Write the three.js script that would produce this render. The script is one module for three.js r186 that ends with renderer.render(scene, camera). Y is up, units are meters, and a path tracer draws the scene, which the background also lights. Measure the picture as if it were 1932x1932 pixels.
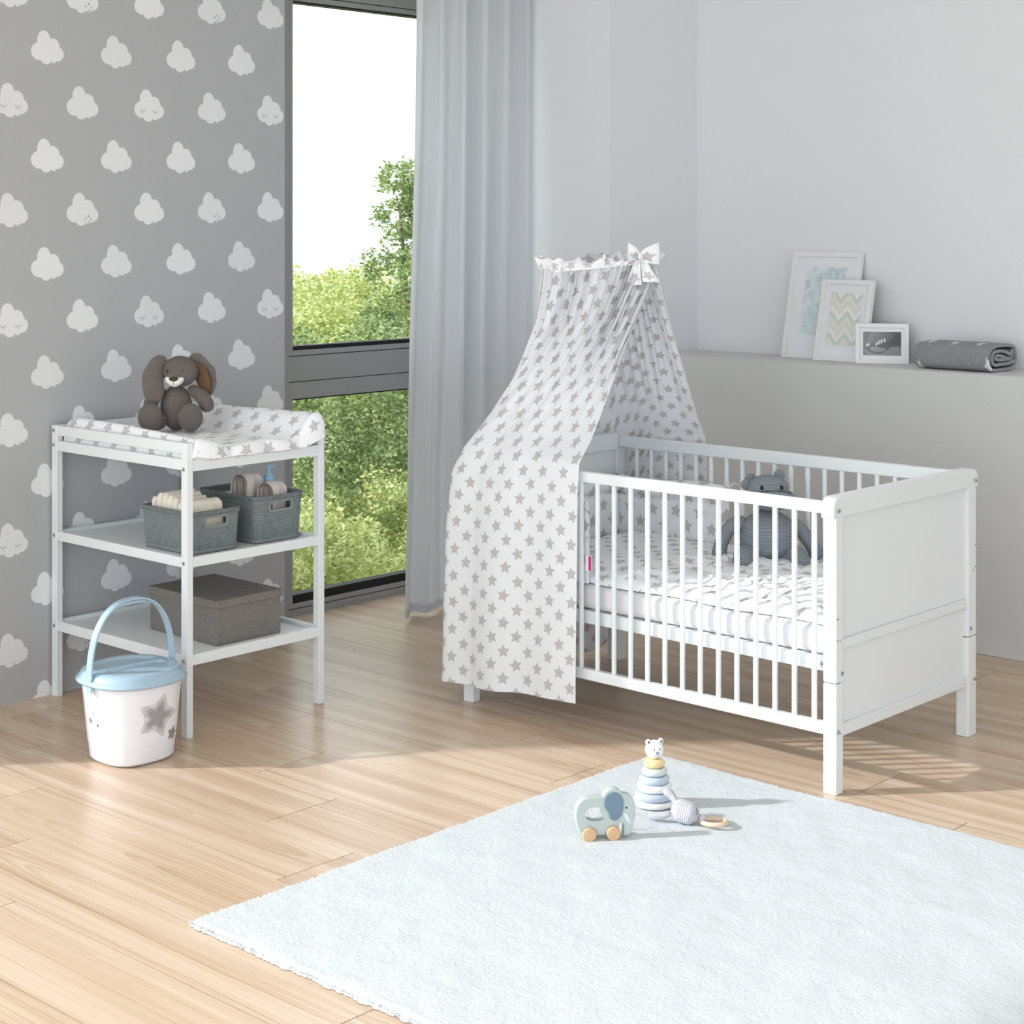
import * as THREE from 'three';
import { RoundedBoxGeometry } from 'three/addons/geometries/RoundedBoxGeometry.js';
import { mergeGeometries, mergeVertices } from 'three/addons/utils/BufferGeometryUtils.js';
import { MeshSurfaceSampler } from 'three/addons/math/MeshSurfaceSampler.js';
import { RectAreaLightUniformsLib } from 'three/addons/lights/RectAreaLightUniformsLib.js';

// ---------------------------------------------------------------- camera, sky, sun, exposure
const scene = new THREE.Scene();
const renderer = new THREE.WebGLRenderer({ antialias: true });
renderer.toneMapping = THREE.LinearToneMapping;
renderer.toneMappingExposure = 0.9;
renderer.shadowMap.enabled = true;
RectAreaLightUniformsLib.init();

const FX = 0.735545, FZ = -0.677476;                  // the way the camera faces, level
const camera = new THREE.PerspectiveCamera(2 * Math.atan(966 / 3306) * 180 / Math.PI, 1, 0.05, 120);
camera.position.set(0, 1.635, 0);
camera.lookAt(FX, 1.635, FZ);
camera.setViewOffset(1932, 1932, 0, 542, 1932, 1932); // lens shifted down, verticals stay upright
scene.add(camera);

scene.background = new THREE.Color(0.86, 0.94, 1.0);
scene.backgroundIntensity = 2.25;                      // bright hazy sky

const SUN = new THREE.Vector3(-0.75, 0.504, -0.66);   // towards the sun
const sun = new THREE.DirectionalLight(new THREE.Color(0.97, 0.985, 1.0), 4.3);
sun.position.copy(SUN).multiplyScalar(12).add(new THREE.Vector3(4, 0, -3.5));
sun.target.position.set(4, 0, -3.5);
sun.castShadow = true; sun.shadow.radius = 3.0;
sun.shadow.mapSize.set(4096, 4096);
Object.assign(sun.shadow.camera, { left: -6, right: 6, top: 6, bottom: -6, near: 1, far: 30 });
scene.add(sun, sun.target);

// soft window-sized area lights added at the large windows out of the frame
function windowFill(x, y, z, w, h, tx, ty, tz, power, color = [0.85, 0.935, 1.0]) {
  const l = new THREE.RectAreaLight(new THREE.Color(...color), power, w, h);
  l.position.set(x, y, z); l.lookAt(tx, ty, tz); scene.add(l);
}
windowFill(0.4, 1.55, -5.26, 3.4, 2.9, 0.4, 1.55, 0, 0.8);     // window beside the papered wall
windowFill(-1.55, 1.5, -0.8, 7.0, 2.6, 5, 1.5, -0.8, 1.9);      // fill from an unseen window added on the left
windowFill(2.5, 1.5, 3.95, 7.0, 2.4, 2.5, 1.5, -5, 0.12);        // fill from an unseen window added behind the camera

// ---------------------------------------------------------------- helpers
let seed = 12345;
const rnd = () => { seed |= 0; seed = seed + 0x6D2B79F5 | 0; let t = Math.imul(seed ^ seed >>> 15, 1 | seed); t = t + Math.imul(t ^ t >>> 7, 61 | t) ^ t; return ((t ^ t >>> 14) >>> 0) / 4294967296; };
const reseed = (n) => { seed = n; };
const rr = (a, b) => a + (b - a) * rnd();
const clamp = (x, a = 0, b = 1) => Math.min(b, Math.max(a, x));
const lerp = (a, b, t) => a + (b - a) * t;
const smooth = (a, b, x) => { const t = clamp((x - a) / (b - a)); return t * t * (3 - 2 * t); };
const hash2 = (x, y) => { let h = Math.imul(x | 0, 374761393) + Math.imul(y | 0, 668265263) | 0; h = Math.imul(h ^ h >>> 13, 1274126177); return ((h ^ h >>> 16) >>> 0) / 4294967296; };
const noise2 = (x, y) => { const xi = Math.floor(x), yi = Math.floor(y), fx = x - xi, fy = y - yi, u = fx * fx * (3 - 2 * fx), v = fy * fy * (3 - 2 * fy); return lerp(lerp(hash2(xi, yi), hash2(xi + 1, yi), u), lerp(hash2(xi, yi + 1), hash2(xi + 1, yi + 1), u), v) * 2 - 1; };
const fbm = (x, y, o = 3) => { let s = 0, a = 0.5; for (let i = 0; i < o; i++) { s += a * noise2(x, y); x = x * 2.03 + 7.1; y = y * 2.03 + 3.7; a *= 0.5; } return s; };
const V = (x, y, z) => new THREE.Vector3(x, y, z);
const curveAt = (pts, t) => {                          // piecewise linear lookup in [[t, value], ...]
  for (let i = 1; i < pts.length; i++) if (t <= pts[i][0]) return lerp(pts[i - 1][1], pts[i][1], clamp((t - pts[i - 1][0]) / (pts[i][0] - pts[i - 1][0])));
  return pts[pts.length - 1][1];
};

const taken = {};
const numbered = (n) => { const k = taken[n] = (taken[n] ?? -1) + 1; return k ? n + '_' + String(k).padStart(3, '0') : n; };
function shade(o) { o.traverse((m) => { if (m.isMesh) { m.castShadow = true; m.receiveShadow = true; } }); return o; }
function thing(name, label, category, pos = [0, 0, 0], turn = 0, group) {
  const o = new THREE.Group(); o.name = numbered(name); o.position.set(...pos); o.rotation.y = turn;
  o.userData = { label, category }; if (group) o.userData.group = group;
  o.root = o; scene.add(o); return o;
}
function struct(name, label) { const o = new THREE.Group(); o.name = name; o.userData = { kind: 'structure', label }; o.root = o; scene.add(o); return o; }
// part in the thing's own axes
function part(parent, name, geo, material, label) {
  const m = new THREE.Mesh(geo, material); m.name = name; m.castShadow = m.receiveShadow = true; m.root = parent.root;
  if (label) m.userData.label = label;
  parent.add(m); return m;
}
// part given in room axes, for things that are not turned
function wpart(parent, name, geo, material, label) { const p = parent.root.position; return part(parent, name, geo.translate(-p.x, -p.y, -p.z), material, label); }

const boxCache = new Map();
function rbox(w, h, d, r = 0.002, seg = 1) { const k = [w, h, d, r, seg].map((x) => (+x).toFixed(5)).join(); if (!boxCache.has(k)) boxCache.set(k, new RoundedBoxGeometry(w, h, d, seg, Math.min(r, w / 2.01, h / 2.01, d / 2.01))); return boxCache.get(k).clone(); }
const bx = (x0, x1, y0, y1, z0, z1, r = 0.002, seg = 2) => rbox(x1 - x0, y1 - y0, z1 - z0, r, seg).translate((x0 + x1) / 2, (y0 + y1) / 2, (z0 + z1) / 2);
const cyl = (r0, r1, h, n = 20) => new THREE.CylinderGeometry(r1, r0, h, n);
function metresUV(geo) {                               // box-mapped uv in metres for flat sided pieces
  const g = geo.index ? geo.toNonIndexed() : geo, p = g.attributes.position, n = g.attributes.normal, uv = new Float32Array(p.count * 2);
  for (let i = 0; i < p.count; i++) {
    const ax = Math.abs(n.getX(i)), ay = Math.abs(n.getY(i)), az = Math.abs(n.getZ(i));
    if (ay >= ax && ay >= az) { uv[2 * i] = p.getX(i); uv[2 * i + 1] = p.getZ(i); } else if (ax >= az) { uv[2 * i] = p.getZ(i); uv[2 * i + 1] = p.getY(i); } else { uv[2 * i] = p.getX(i); uv[2 * i + 1] = p.getY(i); }
  }
  g.setAttribute('uv', new THREE.BufferAttribute(uv, 2)); return g;
}
// grid surface: fn(i/nu, j/nv) -> [x, y, z, u, v]
function grid(nu, nv, fn, flip = false) {
  const pos = [], uv = [], idx = [];
  for (let j = 0; j <= nv; j++) for (let i = 0; i <= nu; i++) { const q = fn(i / nu, j / nv); pos.push(q[0], q[1], q[2]); uv.push(q[3] ?? i / nu, q[4] ?? j / nv); }
  for (let j = 0; j < nv; j++) for (let i = 0; i < nu; i++) { const a = j * (nu + 1) + i, b = a + 1, c = a + nu + 1, d = c + 1; if (flip) idx.push(a, c, b, b, c, d); else idx.push(a, b, c, b, d, c); }
  const g = new THREE.BufferGeometry();
  g.setAttribute('position', new THREE.Float32BufferAttribute(pos, 3)); g.setAttribute('uv', new THREE.Float32BufferAttribute(uv, 2)); g.setIndex(idx); g.computeVertexNormals(); return g;
}
// uv of a grid re-measured along its own surface, in metres
function arcUV(g, nu, nv, ku = 1, kv = 1) {
  const p = g.attributes.position, uv = g.attributes.uv, d = (a, b) => Math.hypot(p.getX(a) - p.getX(b), p.getY(a) - p.getY(b), p.getZ(a) - p.getZ(b)), id = (i, j) => j * (nu + 1) + i, mi = nu >> 1, mj = nv >> 1;
  for (let j = 0; j <= nv; j++) { let s = 0; uv.setX(id(mi, j), 0); for (let i = mi + 1; i <= nu; i++) { s += d(id(i, j), id(i - 1, j)); uv.setX(id(i, j), s * ku); } s = 0; for (let i = mi - 1; i >= 0; i--) { s += d(id(i, j), id(i + 1, j)); uv.setX(id(i, j), -s * ku); } }
  for (let i = 0; i <= nu; i++) { let s = 0; uv.setY(id(i, mj), 0); for (let j = mj + 1; j <= nv; j++) { s += d(id(i, j), id(i, j - 1)); uv.setY(id(i, j), s * kv); } s = 0; for (let j = mj - 1; j >= 0; j--) { s += d(id(i, j), id(i, j + 1)); uv.setY(id(i, j), -s * kv); } }
  return g;
}
// tube that follows points with its own radii (flat = second radius as a share of the first); uv in metres
function sweep(pts, radii, { seg = 20, rings = 28, flat = 1, up = null, cap = true } = {}) {
  const c = new THREE.CatmullRomCurve3(pts.map((p) => V(...p)), false, 'centripetal'), L = c.getLength();
  const R = (t) => { const k = t * (radii.length - 1), i = Math.min(radii.length - 2, Math.floor(k)), f = k - i, s = f * f * (3 - 2 * f); return lerp(radii[i], radii[i + 1], s); };
  const pos = [], uv = [], idx = [], ref = up ? V(...up) : null;
  const e = cap ? 0.9999 : 1; let prev = ref ? ref.clone() : V(0.31, 0.2, 0.93).normalize();
  for (let j = 0; j <= rings; j++) {
    let t = j / rings;
    const tt = cap ? 0.5 - 0.5 * Math.cos(Math.PI * t) : t, p = c.getPointAt(clamp(tt)), tan = c.getTangentAt(clamp(tt));
    const base = ref ?? prev, n = base.clone().addScaledVector(tan, -base.dot(tan)).normalize(), b = tan.clone().cross(n); prev = n.clone();
    let r = R(tt);
    if (cap) { const r0 = radii[0], r1 = radii[radii.length - 1], d0 = tt * L, d1 = (1 - tt) * L; if (d0 < r0) r *= Math.sqrt(Math.max(0, 1 - ((r0 - d0) / r0) ** 2)) * e + 0.0001; if (d1 < r1) r *= Math.sqrt(Math.max(0, 1 - ((r1 - d1) / r1) ** 2)) * e + 0.0001; }
    for (let i = 0; i <= seg; i++) {
      const a = i / seg * 2 * Math.PI, q = p.clone().addScaledVector(n, Math.cos(a) * r * flat).addScaledVector(b, Math.sin(a) * r);
      pos.push(q.x, q.y, q.z); uv.push(i / seg * 2 * Math.PI * Math.max(...radii), tt * L);
    }
  }
  for (let j = 0; j < rings; j++) for (let i = 0; i < seg; i++) { const a = j * (seg + 1) + i, b = a + 1, d = a + seg + 1; idx.push(a, b, d, b, d + 1, d); }
  const g = new THREE.BufferGeometry();
  g.setAttribute('position', new THREE.Float32BufferAttribute(pos, 3)); g.setAttribute('uv', new THREE.Float32BufferAttribute(uv, 2)); g.setIndex(idx); g.computeVertexNormals();
  const nn = g.attributes.normal;                      // close the shading along the seam
  for (let j = 0; j <= rings; j++) { const a = j * (seg + 1), b = a + seg, x = nn.getX(a) + nn.getX(b), y = nn.getY(a) + nn.getY(b), z = nn.getZ(a) + nn.getZ(b), l = Math.hypot(x, y, z) || 1; nn.setXYZ(a, x / l, y / l, z / l); nn.setXYZ(b, x / l, y / l, z / l); }
  return g;
}
function ellipsoid(cx, cy, cz, rx, ry, rz, seg = 32) { // uv in metres
  const g = new THREE.SphereGeometry(1, seg, Math.round(seg * 0.7)), u = g.attributes.uv;
  for (let i = 0; i < u.count; i++) u.setXY(i, u.getX(i) * 2 * Math.PI * Math.max(rx, rz), u.getY(i) * Math.PI * ry);
  return g.scale(rx, ry, rz).translate(cx, cy, cz);
}
function starPath(ctx, x, y, r, rot, inner = 0.5, soft = 0) {
  ctx.beginPath();
  for (let k = 0; k < 10; k++) { const a = rot + k * Math.PI / 5 - Math.PI / 2, q = k % 2 ? r * inner : r; ctx[k ? 'lineTo' : 'moveTo'](x + Math.cos(a) * q, y + Math.sin(a) * q); }
  ctx.closePath();
}
function canvas(w, h, draw) { const c = document.createElement('canvas'); c.width = w; c.height = h; draw(c.getContext('2d'), w, h); return c; }
function tex(c, { repeat = null, srgb = true, wrap = true } = {}) {
  const t = new THREE.CanvasTexture(c); if (srgb) t.colorSpace = THREE.SRGBColorSpace;
  if (wrap) t.wrapS = t.wrapT = THREE.RepeatWrapping; if (repeat) t.repeat.set(...repeat); t.anisotropy = 8; return t;
}
function dataTex(w, h, fn, { repeat = null, srgb = true } = {}) {
  const d = new Uint8Array(w * h * 4);
  for (let y = 0; y < h; y++) for (let x = 0; x < w; x++) { const c = fn(x / w, y / h, x, y), k = 4 * (y * w + x); d[k] = clamp(c[0], 0, 255); d[k + 1] = clamp(c[1], 0, 255); d[k + 2] = clamp(c[2], 0, 255); d[k + 3] = 255; }
  const t = new THREE.DataTexture(d, w, h); t.magFilter = THREE.LinearFilter; t.minFilter = THREE.LinearFilter; t.wrapS = t.wrapT = THREE.RepeatWrapping; if (srgb) t.colorSpace = THREE.SRGBColorSpace; if (repeat) t.repeat.set(...repeat); t.needsUpdate = true; return t;
}
const mat = (color, roughness = 0.6, extra = {}) => new THREE.MeshPhysicalMaterial({ color, roughness, metalness: 0, ...extra });
// ---------------------------------------------------------------- materials shared by many things
const M = {};
const plasterBump = dataTex(512, 512, (u, v, x, y) => { const n = 128 + 60 * fbm(x / 5, y / 5, 3) + 30 * fbm(x / 30, y / 30, 2); return [n, n, n]; }, { srgb: false, repeat: [1 / 0.4, 1 / 0.4] });
M.white = mat('#e9edef', 0.38, { clearcoat: 0.15, clearcoatRoughness: 0.4 });
M.wallWhite = mat('#ebecef', 0.9, { bumpMap: plasterBump, bumpScale: 0.0006 });
M.wallGrey = mat('#d8d9d8', 0.92, { bumpMap: plasterBump, bumpScale: 0.0009 });
M.ceiling = mat('#f3f4f5', 0.95);
M.steel = mat('#b9c3c6', 0.32, { metalness: 0.9 });
M.hole = mat('#5d5f60', 0.8);
M.frameGrey = mat('#a0a0a0', 0.5);
M.gasket = mat('#0b0b0b', 0.6);
M.glass = mat('#ffffff', 0.0, { transmission: 1, thickness: 0, ior: 1.45 });

// star print: grey stars on white cotton, 4 by 8 stars on a tile of 0.42 m
const TILE = 0.42;
const weave = (ctx, w, h, k) => { const d = ctx.getImageData(0, 0, w, h), a = d.data; for (let i = 0; i < w * h; i++) { const n = (hash2(i % w, (i / w) | 0) - 0.5) * k; a[4 * i] += n; a[4 * i + 1] += n; a[4 * i + 2] += n; } ctx.putImageData(d, 0, 0); };
function starTile(bg, fg) {
  reseed(77);
  return canvas(768, 768, (c, w, h) => {
    c.fillStyle = bg; c.fillRect(0, 0, w, h); c.fillStyle = fg;
    for (let r = 0; r < 8; r++) for (let k = 0; k < 4; k++) {
      const rot = rr(-0.35, 0.35), x = (k + (r % 2 ? 0.75 : 0.25)) * w / 4 + rr(-6, 6), y = (r + 0.5) * h / 8 + rr(-5, 5);
      for (const ox of [-w, 0, w]) for (const oy of [-h, 0, h]) { starPath(c, x + ox, y + oy, 49, rot, 0.5); c.fill(); }
    }
    weave(c, w, h, 6);
  });
}
const starTex = tex(starTile('#f8f9fc', '#cdc9ca'), { repeat: [1 / TILE, 1 / TILE] });
const clothBump = dataTex(128, 128, (u, v, x, y) => { const n = 128 + 50 * (((x >> 1) + (y >> 1)) % 2 ? 1 : -1) + 40 * noise2(x / 9, y / 9); return [n, n, n]; }, { srgb: false, repeat: [18, 18] });
M.starSheer = mat('#ffffff', 0.95, { map: starTex, transmission: 0.22, thickness: 0, side: THREE.DoubleSide });
M.starCloth = mat('#ffffff', 0.92, { map: starTex, side: THREE.DoubleSide });
M.sheet = mat('#e4e2e5', 0.95);

// ---------------------------------------------------------------- floor: oak planks laid along z, each a piece of its own
const X0 = -1.6, X1 = 6.45, Z0 = -5.312, Z1 = 4.0, HC = 3.25;
const wbx = (x0, x1, y0, y1, z0, z1) => new THREE.BoxGeometry(x1 - x0, y1 - y0, z1 - z0).translate((x0 + x1) / 2, (y0 + y1) / 2, (z0 + z1) / 2);
const floor = struct('floor', 'pale oak plank floor');
part(floor, 'subfloor', new THREE.BoxGeometry(X1 - X0 + 0.3, 0.2, Z1 - Z0 + 0.7).translate((X0 + X1) / 2 - 0.01, -0.1012, (Z0 + Z1) / 2 - 0.2), mat('#5f4430', 0.95));
part(floor, 'floorboards', wbx(X0 - 0.1, 1.26, -0.012, 0, -5.74, Z1), mat('#cfae8c', 0.45)); part(floor, 'floorboards', wbx(1.27, 6.5, -0.012, 0, 0.21, Z1), mat('#cfae8c', 0.45));   // the part of the room out of the frame
const PW = 0.2585, PL = 1.417;
const woods = [];
for (let k = 0; k < 8; k++) {
  reseed(900 + k * 31);
  const cath = k % 3 !== 2, pith = cath ? rr(-0.05, 0.05) : rr(0.25, 0.5), d0 = cath ? rr(0.012, 0.03) : 0.1, sl = rr(0.02, 0.035) * (rnd() < 0.5 ? -1 : 1), sc = rr(0.3, 1.1), sp = rr(0.0095, 0.0135), o = rr(0, 90), tone = rr(-5, 5);
  const bow = rr(0.02, 0.05);
  woods.push(dataTex(1280, 256, (u, v) => {
    const s = u * PL, t = (v - 0.5) * PW;
    const wv = fbm(s * 2.2 + o, t * 7 + o, 3), wv2 = fbm(s * 6 + o, t * 16, 2);
    const tx = t - pith + 0.016 * wv + 0.003 * wv2, dp = d0 + sl * (s - sc) + bow * (s - sc) ** 2 + 0.010 * fbm(s * 3 + o + 40, t * 3, 2);
    const r0 = Math.sqrt(tx * tx + dp * dp) / sp, r = r0 + 0.8 * noise2(r0 * 0.8 + o, 5), ri = Math.floor(r), f = r - ri, keep = 0.15 + 0.85 * hash2(ri, k + 11);
    const ring = (f < 0.82 ? f / 0.82 : (1 - f) / 0.18) ** 1.5 * keep;
    const vis = 0.35 + 0.65 * smooth(-0.3, 0.35, fbm(s * 1.6 + o + 9, t * 5 + 3, 2)) ;
    const fibre = noise2(s * 9 + o, t * 700) * 0.4 + noise2(s * 4 + o, t * 210) * 0.6, band = fbm(s * 0.9 + o, t * 26 + o, 2);
    const k2 = clamp(0.22 + (cath ? 0.58 : 0.26) * ring * vis + 0.11 * fibre + 0.34 * band);
    return [lerp(226, 166, k2) + tone, lerp(204, 133, k2) + tone, lerp(181, 101, k2) + tone * 0.8];
  }));
}
M.planks = woods.map((t) => mat('#ffffff', 0.27, { map: t, specularIntensity: 1.0 }));
function plankGeo(len, u0, flipU) {                    // a board with eased edges; uv along the board
  const w = PW / 2 - 0.0013, l = len / 2 - 0.0013, b = 0.0001, y1 = 0, y0 = -0.0003, yb = -0.0011;
  const pos = [], uv = [], q = (a, bb, c, d) => { for (const p of [a, bb, c, a, c, d]) { pos.push(...p); const s = (p[2] / PL + 0.5) + u0; uv.push(flipU ? 1 - s : s, flipU ? 0.5 - p[0] / PW : p[0] / PW + 0.5); } };
  const T = [[-w + b, y1, l - b], [w - b, y1, l - b], [w - b, y1, -l + b], [-w + b, y1, -l + b]], E2 = [[-w, y0, l], [w, y0, l], [w, y0, -l], [-w, y0, -l]], D = E2.map((p) => [p[0], yb, p[2]]);
  q(...T); for (let i = 0; i < 4; i++) { const j = (i + 1) % 4; q(E2[i], E2[j], T[j], T[i]); q(D[i], D[j], E2[j], E2[i]); }
  const g = new THREE.BufferGeometry(); g.setAttribute('position', new THREE.Float32BufferAttribute(pos, 3)); g.setAttribute('uv', new THREE.Float32BufferAttribute(uv, 2)); g.computeVertexNormals(); return g;
}
const plankCache = new Map();
reseed(4242);
let plankCount = 0;
for (let k = -19; k <= 11; k++) {
  const xa = 3.594 + PW * k, za = -5.74, zb = 0.2;
  if (xa + PW > 6.46 + 0.2 || xa < 1.2) continue;
  let z = -4.456 - 0.354 * k; while (z > za) z -= PL;
  for (; z < zb; z += PL) {
    const a = Math.max(z, za), b = Math.min(z + PL, zb); if (b - a < 0.02) continue;
    const key = [(b - a).toFixed(3), k % 2].join(), fl = k % 2 !== 0;
    if (!plankCache.has(key)) plankCache.set(key, plankGeo(b - a, ((a + b) / 2 - (z + PL / 2)) / PL, fl));
    const m = part(floor, plankCount ? 'plank_' + String(plankCount).padStart(3, '0') : 'plank', plankCache.get(key), M.planks[Math.floor(rnd() * 8)]);
    m.position.set(xa + PW / 2, 0, (a + b) / 2); plankCount++;
  }
}

// ---------------------------------------------------------------- walls and ceiling
const WB0 = -5.72;                                     // outer face of the window wall
const W2A = -1.4, W2B = 2.24, W1A = 4.451, W1B = 5.82, HEAD = 2.64, HEAD2 = 3.12;
const wallBack = struct('wall_back', 'window wall, papered in grey with pale clouds left of the window');
// wallpaper: a flat print of pale clouds in staggered rows on grey
const WPX = 2048, PXW = WPX / (W1A - W2B), PXH = 2048 / HC;
function cloud(c, x, y, s, sy) {                       // x, y centre of a cloud 1 wide, on the paper
  c.beginPath();
  for (const [px, py, rx, ry] of [[-0.11, -0.19, 0.205, 0.31], [0.15, -0.02, 0.225, 0.27], [-0.25, 0.13, 0.25, 0.265], [0.28, 0.17, 0.22, 0.225], [-0.02, 0.14, 0.36, 0.27], [-0.04, 0.34, 0.17, 0.16], [0.19, 0.37, 0.075, 0.085]]) { c.moveTo(x + (px + rx) * s, y + py * sy); c.ellipse(x + px * s, y + py * sy, rx * s, ry * sy, 0, 0, 2 * Math.PI); }
  c.fill();
}
const paper = canvas(WPX, 2048, (c, w, h) => {
  c.fillStyle = '#b3b4b7'; c.fillRect(0, 0, w, h);
  reseed(5);
  for (let r = -1; r < 17; r++) for (let k = -8; k < 9; k++) {
    const odd = ((r % 2) + 2) % 2, x = (odd ? 3.385 : 3.243) + 0.2842 * k, y = 2.0615 - 0.1878 * (r - 2) + (x - 3.3) * 0.0165;
    const cx = (x - W2B) * PXW, cy = (HC - y) * PXH, s = 0.131 * PXW, sy = 0.117 * PXH;
    const g = Math.floor(rr(228, 236)); c.fillStyle = `rgb(${g},${g + 1},${g + 4})`;
    cloud(c, cx, cy, s, sy);
    c.lineWidth = 1.1; c.strokeStyle = '#98999c';
    if (!odd && ((r % 4) + 4) % 4 === 2 && ((k % 2) + 2) % 2 === 0) for (const e of [-0.23, 0.2]) {          // a sleeping cloud
      c.beginPath(); c.arc(cx + e * s, cy + 0.06 * sy, 0.085 * s, 0.15 * Math.PI, 0.85 * Math.PI); c.stroke();
      for (const a of [0.25, 0.42, 0.58, 0.75]) { c.beginPath(); c.moveTo(cx + e * s + Math.cos(a * Math.PI) * 0.085 * s, cy + 0.06 * sy + Math.sin(a * Math.PI) * 0.085 * s); c.lineTo(cx + e * s + Math.cos(a * Math.PI) * 0.13 * s, cy + 0.06 * sy + Math.sin(a * Math.PI) * 0.13 * s); c.stroke(); }
    }
    if (!odd && ((r % 4) + 4) % 4 === 0 && ((k % 2) + 2) % 2 === 1) { c.fillStyle = '#a3a5a9'; for (const [dx, dy] of [[0.1, 0.28], [0.19, 0.2], [0.2, 0.4], [0.27, 0.3]]) { c.beginPath(); c.ellipse(cx + dx * s, cy + dy * sy, 0.018 * s, 0.045 * sy, 0, 0, 7); c.fill(); } }
  }
  weave(c, w, h, 5);
});
const paperTex = tex(paper, { wrap: false });
const paperBump = dataTex(256, 256, (u, v, x, y) => { const n = 128 + 45 * noise2(x / 1.5, y / 22) + 40 * fbm(x / 4, y / 4, 2); return [n, n, n]; }, { srgb: false });
paperBump.repeat.set(9, 12);
M.paper = mat('#ffffff', 0.88, { map: paperTex, bumpMap: paperBump, bumpScale: 0.0004 });
wpart(wallBack, 'wallpaper', new THREE.PlaneGeometry(W1A - W2B, HC).translate((W1A + W2B) / 2, HC / 2, Z0), M.paper, 'grey wallpaper printed with pale clouds');
const wb = (x0, x1, y0, y1, z0 = WB0, z1 = Z0) => new THREE.BoxGeometry(x1 - x0, y1 - y0, z1 - z0).translate((x0 + x1) / 2, (y0 + y1) / 2, (z0 + z1) / 2);
part(wallBack, 'wall_panel', metresUV(wb(W2B, W1A, 0, HC, WB0, Z0 - 0.001)), M.wallWhite);
part(wallBack, 'wall_panel', metresUV(wb(X0 - 0.2, W2A, 0, HC)), M.wallWhite);
part(wallBack, 'wall_panel', metresUV(wb(W1B, X1 + 0.2, 0, HC)), M.wallWhite);
part(wallBack, 'lintel', metresUV(wb(W2A, W2B, HEAD2, HC)), M.wallWhite);
part(wallBack, 'lintel', metresUV(wb(W1A, W1B, HEAD, HC)), M.wallWhite);
const wallRight = struct('wall_right', 'plain white wall above the grey ledge');
part(wallRight, 'wall_panel', metresUV(wb(X1, X1 + 0.2, 0, HC, Z0, Z1 + 0.2)), M.wallWhite);
const pier = struct('wall_corner', 'white boxed-in pier in the corner beside the curtain');
part(pier, 'pier', metresUV(wb(W1B, X1, 0, HC, Z0, -4.79)), M.wallWhite);
const ledge = struct('wall_ledge', 'low grey wall with a ledge behind the cot');
part(ledge, 'ledge', metresUV(bx(6.112, X1, 0, 1.066, -4.79, Z1, 0.003, 1)), M.wallGrey);
const ceiling = struct('ceiling', 'white ceiling');
part(ceiling, 'ceiling_panel', new THREE.BoxGeometry(X1 - X0 + 0.4, 0.15, Z1 - WB0 + 0.2).translate((X0 + X1) / 2, HC + 0.075, (Z1 + WB0 + 0.2) / 2), M.ceiling);
const wallLeft = struct('wall_left', 'white wall with a wide opening added for fill light');
part(wallLeft, 'wall_panel', metresUV(wb(X0 - 0.2, X0, 0, 0.15, Z0, Z1)), M.wallWhite); part(wallLeft, 'wall_panel', metresUV(wb(X0 - 0.2, X0, 2.65, HC, Z0, Z1)), M.wallWhite);
part(wallLeft, 'wall_panel', metresUV(wb(X0 - 0.2, X0, 0.15, 2.65, Z0, -4.4)), M.wallWhite); part(wallLeft, 'wall_panel', metresUV(wb(X0 - 0.2, X0, 0.15, 2.65, 2.8, Z1)), M.wallWhite);
const wallFront = struct('wall_front', 'white wall with a wide opening added for fill light');
part(wallFront, 'wall_panel', metresUV(wb(X0 - 0.2, X1 + 0.2, 0, 0.15, Z1, Z1 + 0.2)), M.wallWhite); part(wallFront, 'wall_panel', metresUV(wb(X0 - 0.2, X1 + 0.2, 2.65, HC, Z1, Z1 + 0.2)), M.wallWhite);
part(wallFront, 'wall_panel', metresUV(wb(X0 - 0.2, -1.1, 0.15, 2.65, Z1, Z1 + 0.2)), M.wallWhite); part(wallFront, 'wall_panel', metresUV(wb(6.1, X1 + 0.2, 0.15, 2.65, Z1, Z1 + 0.2)), M.wallWhite);

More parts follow.
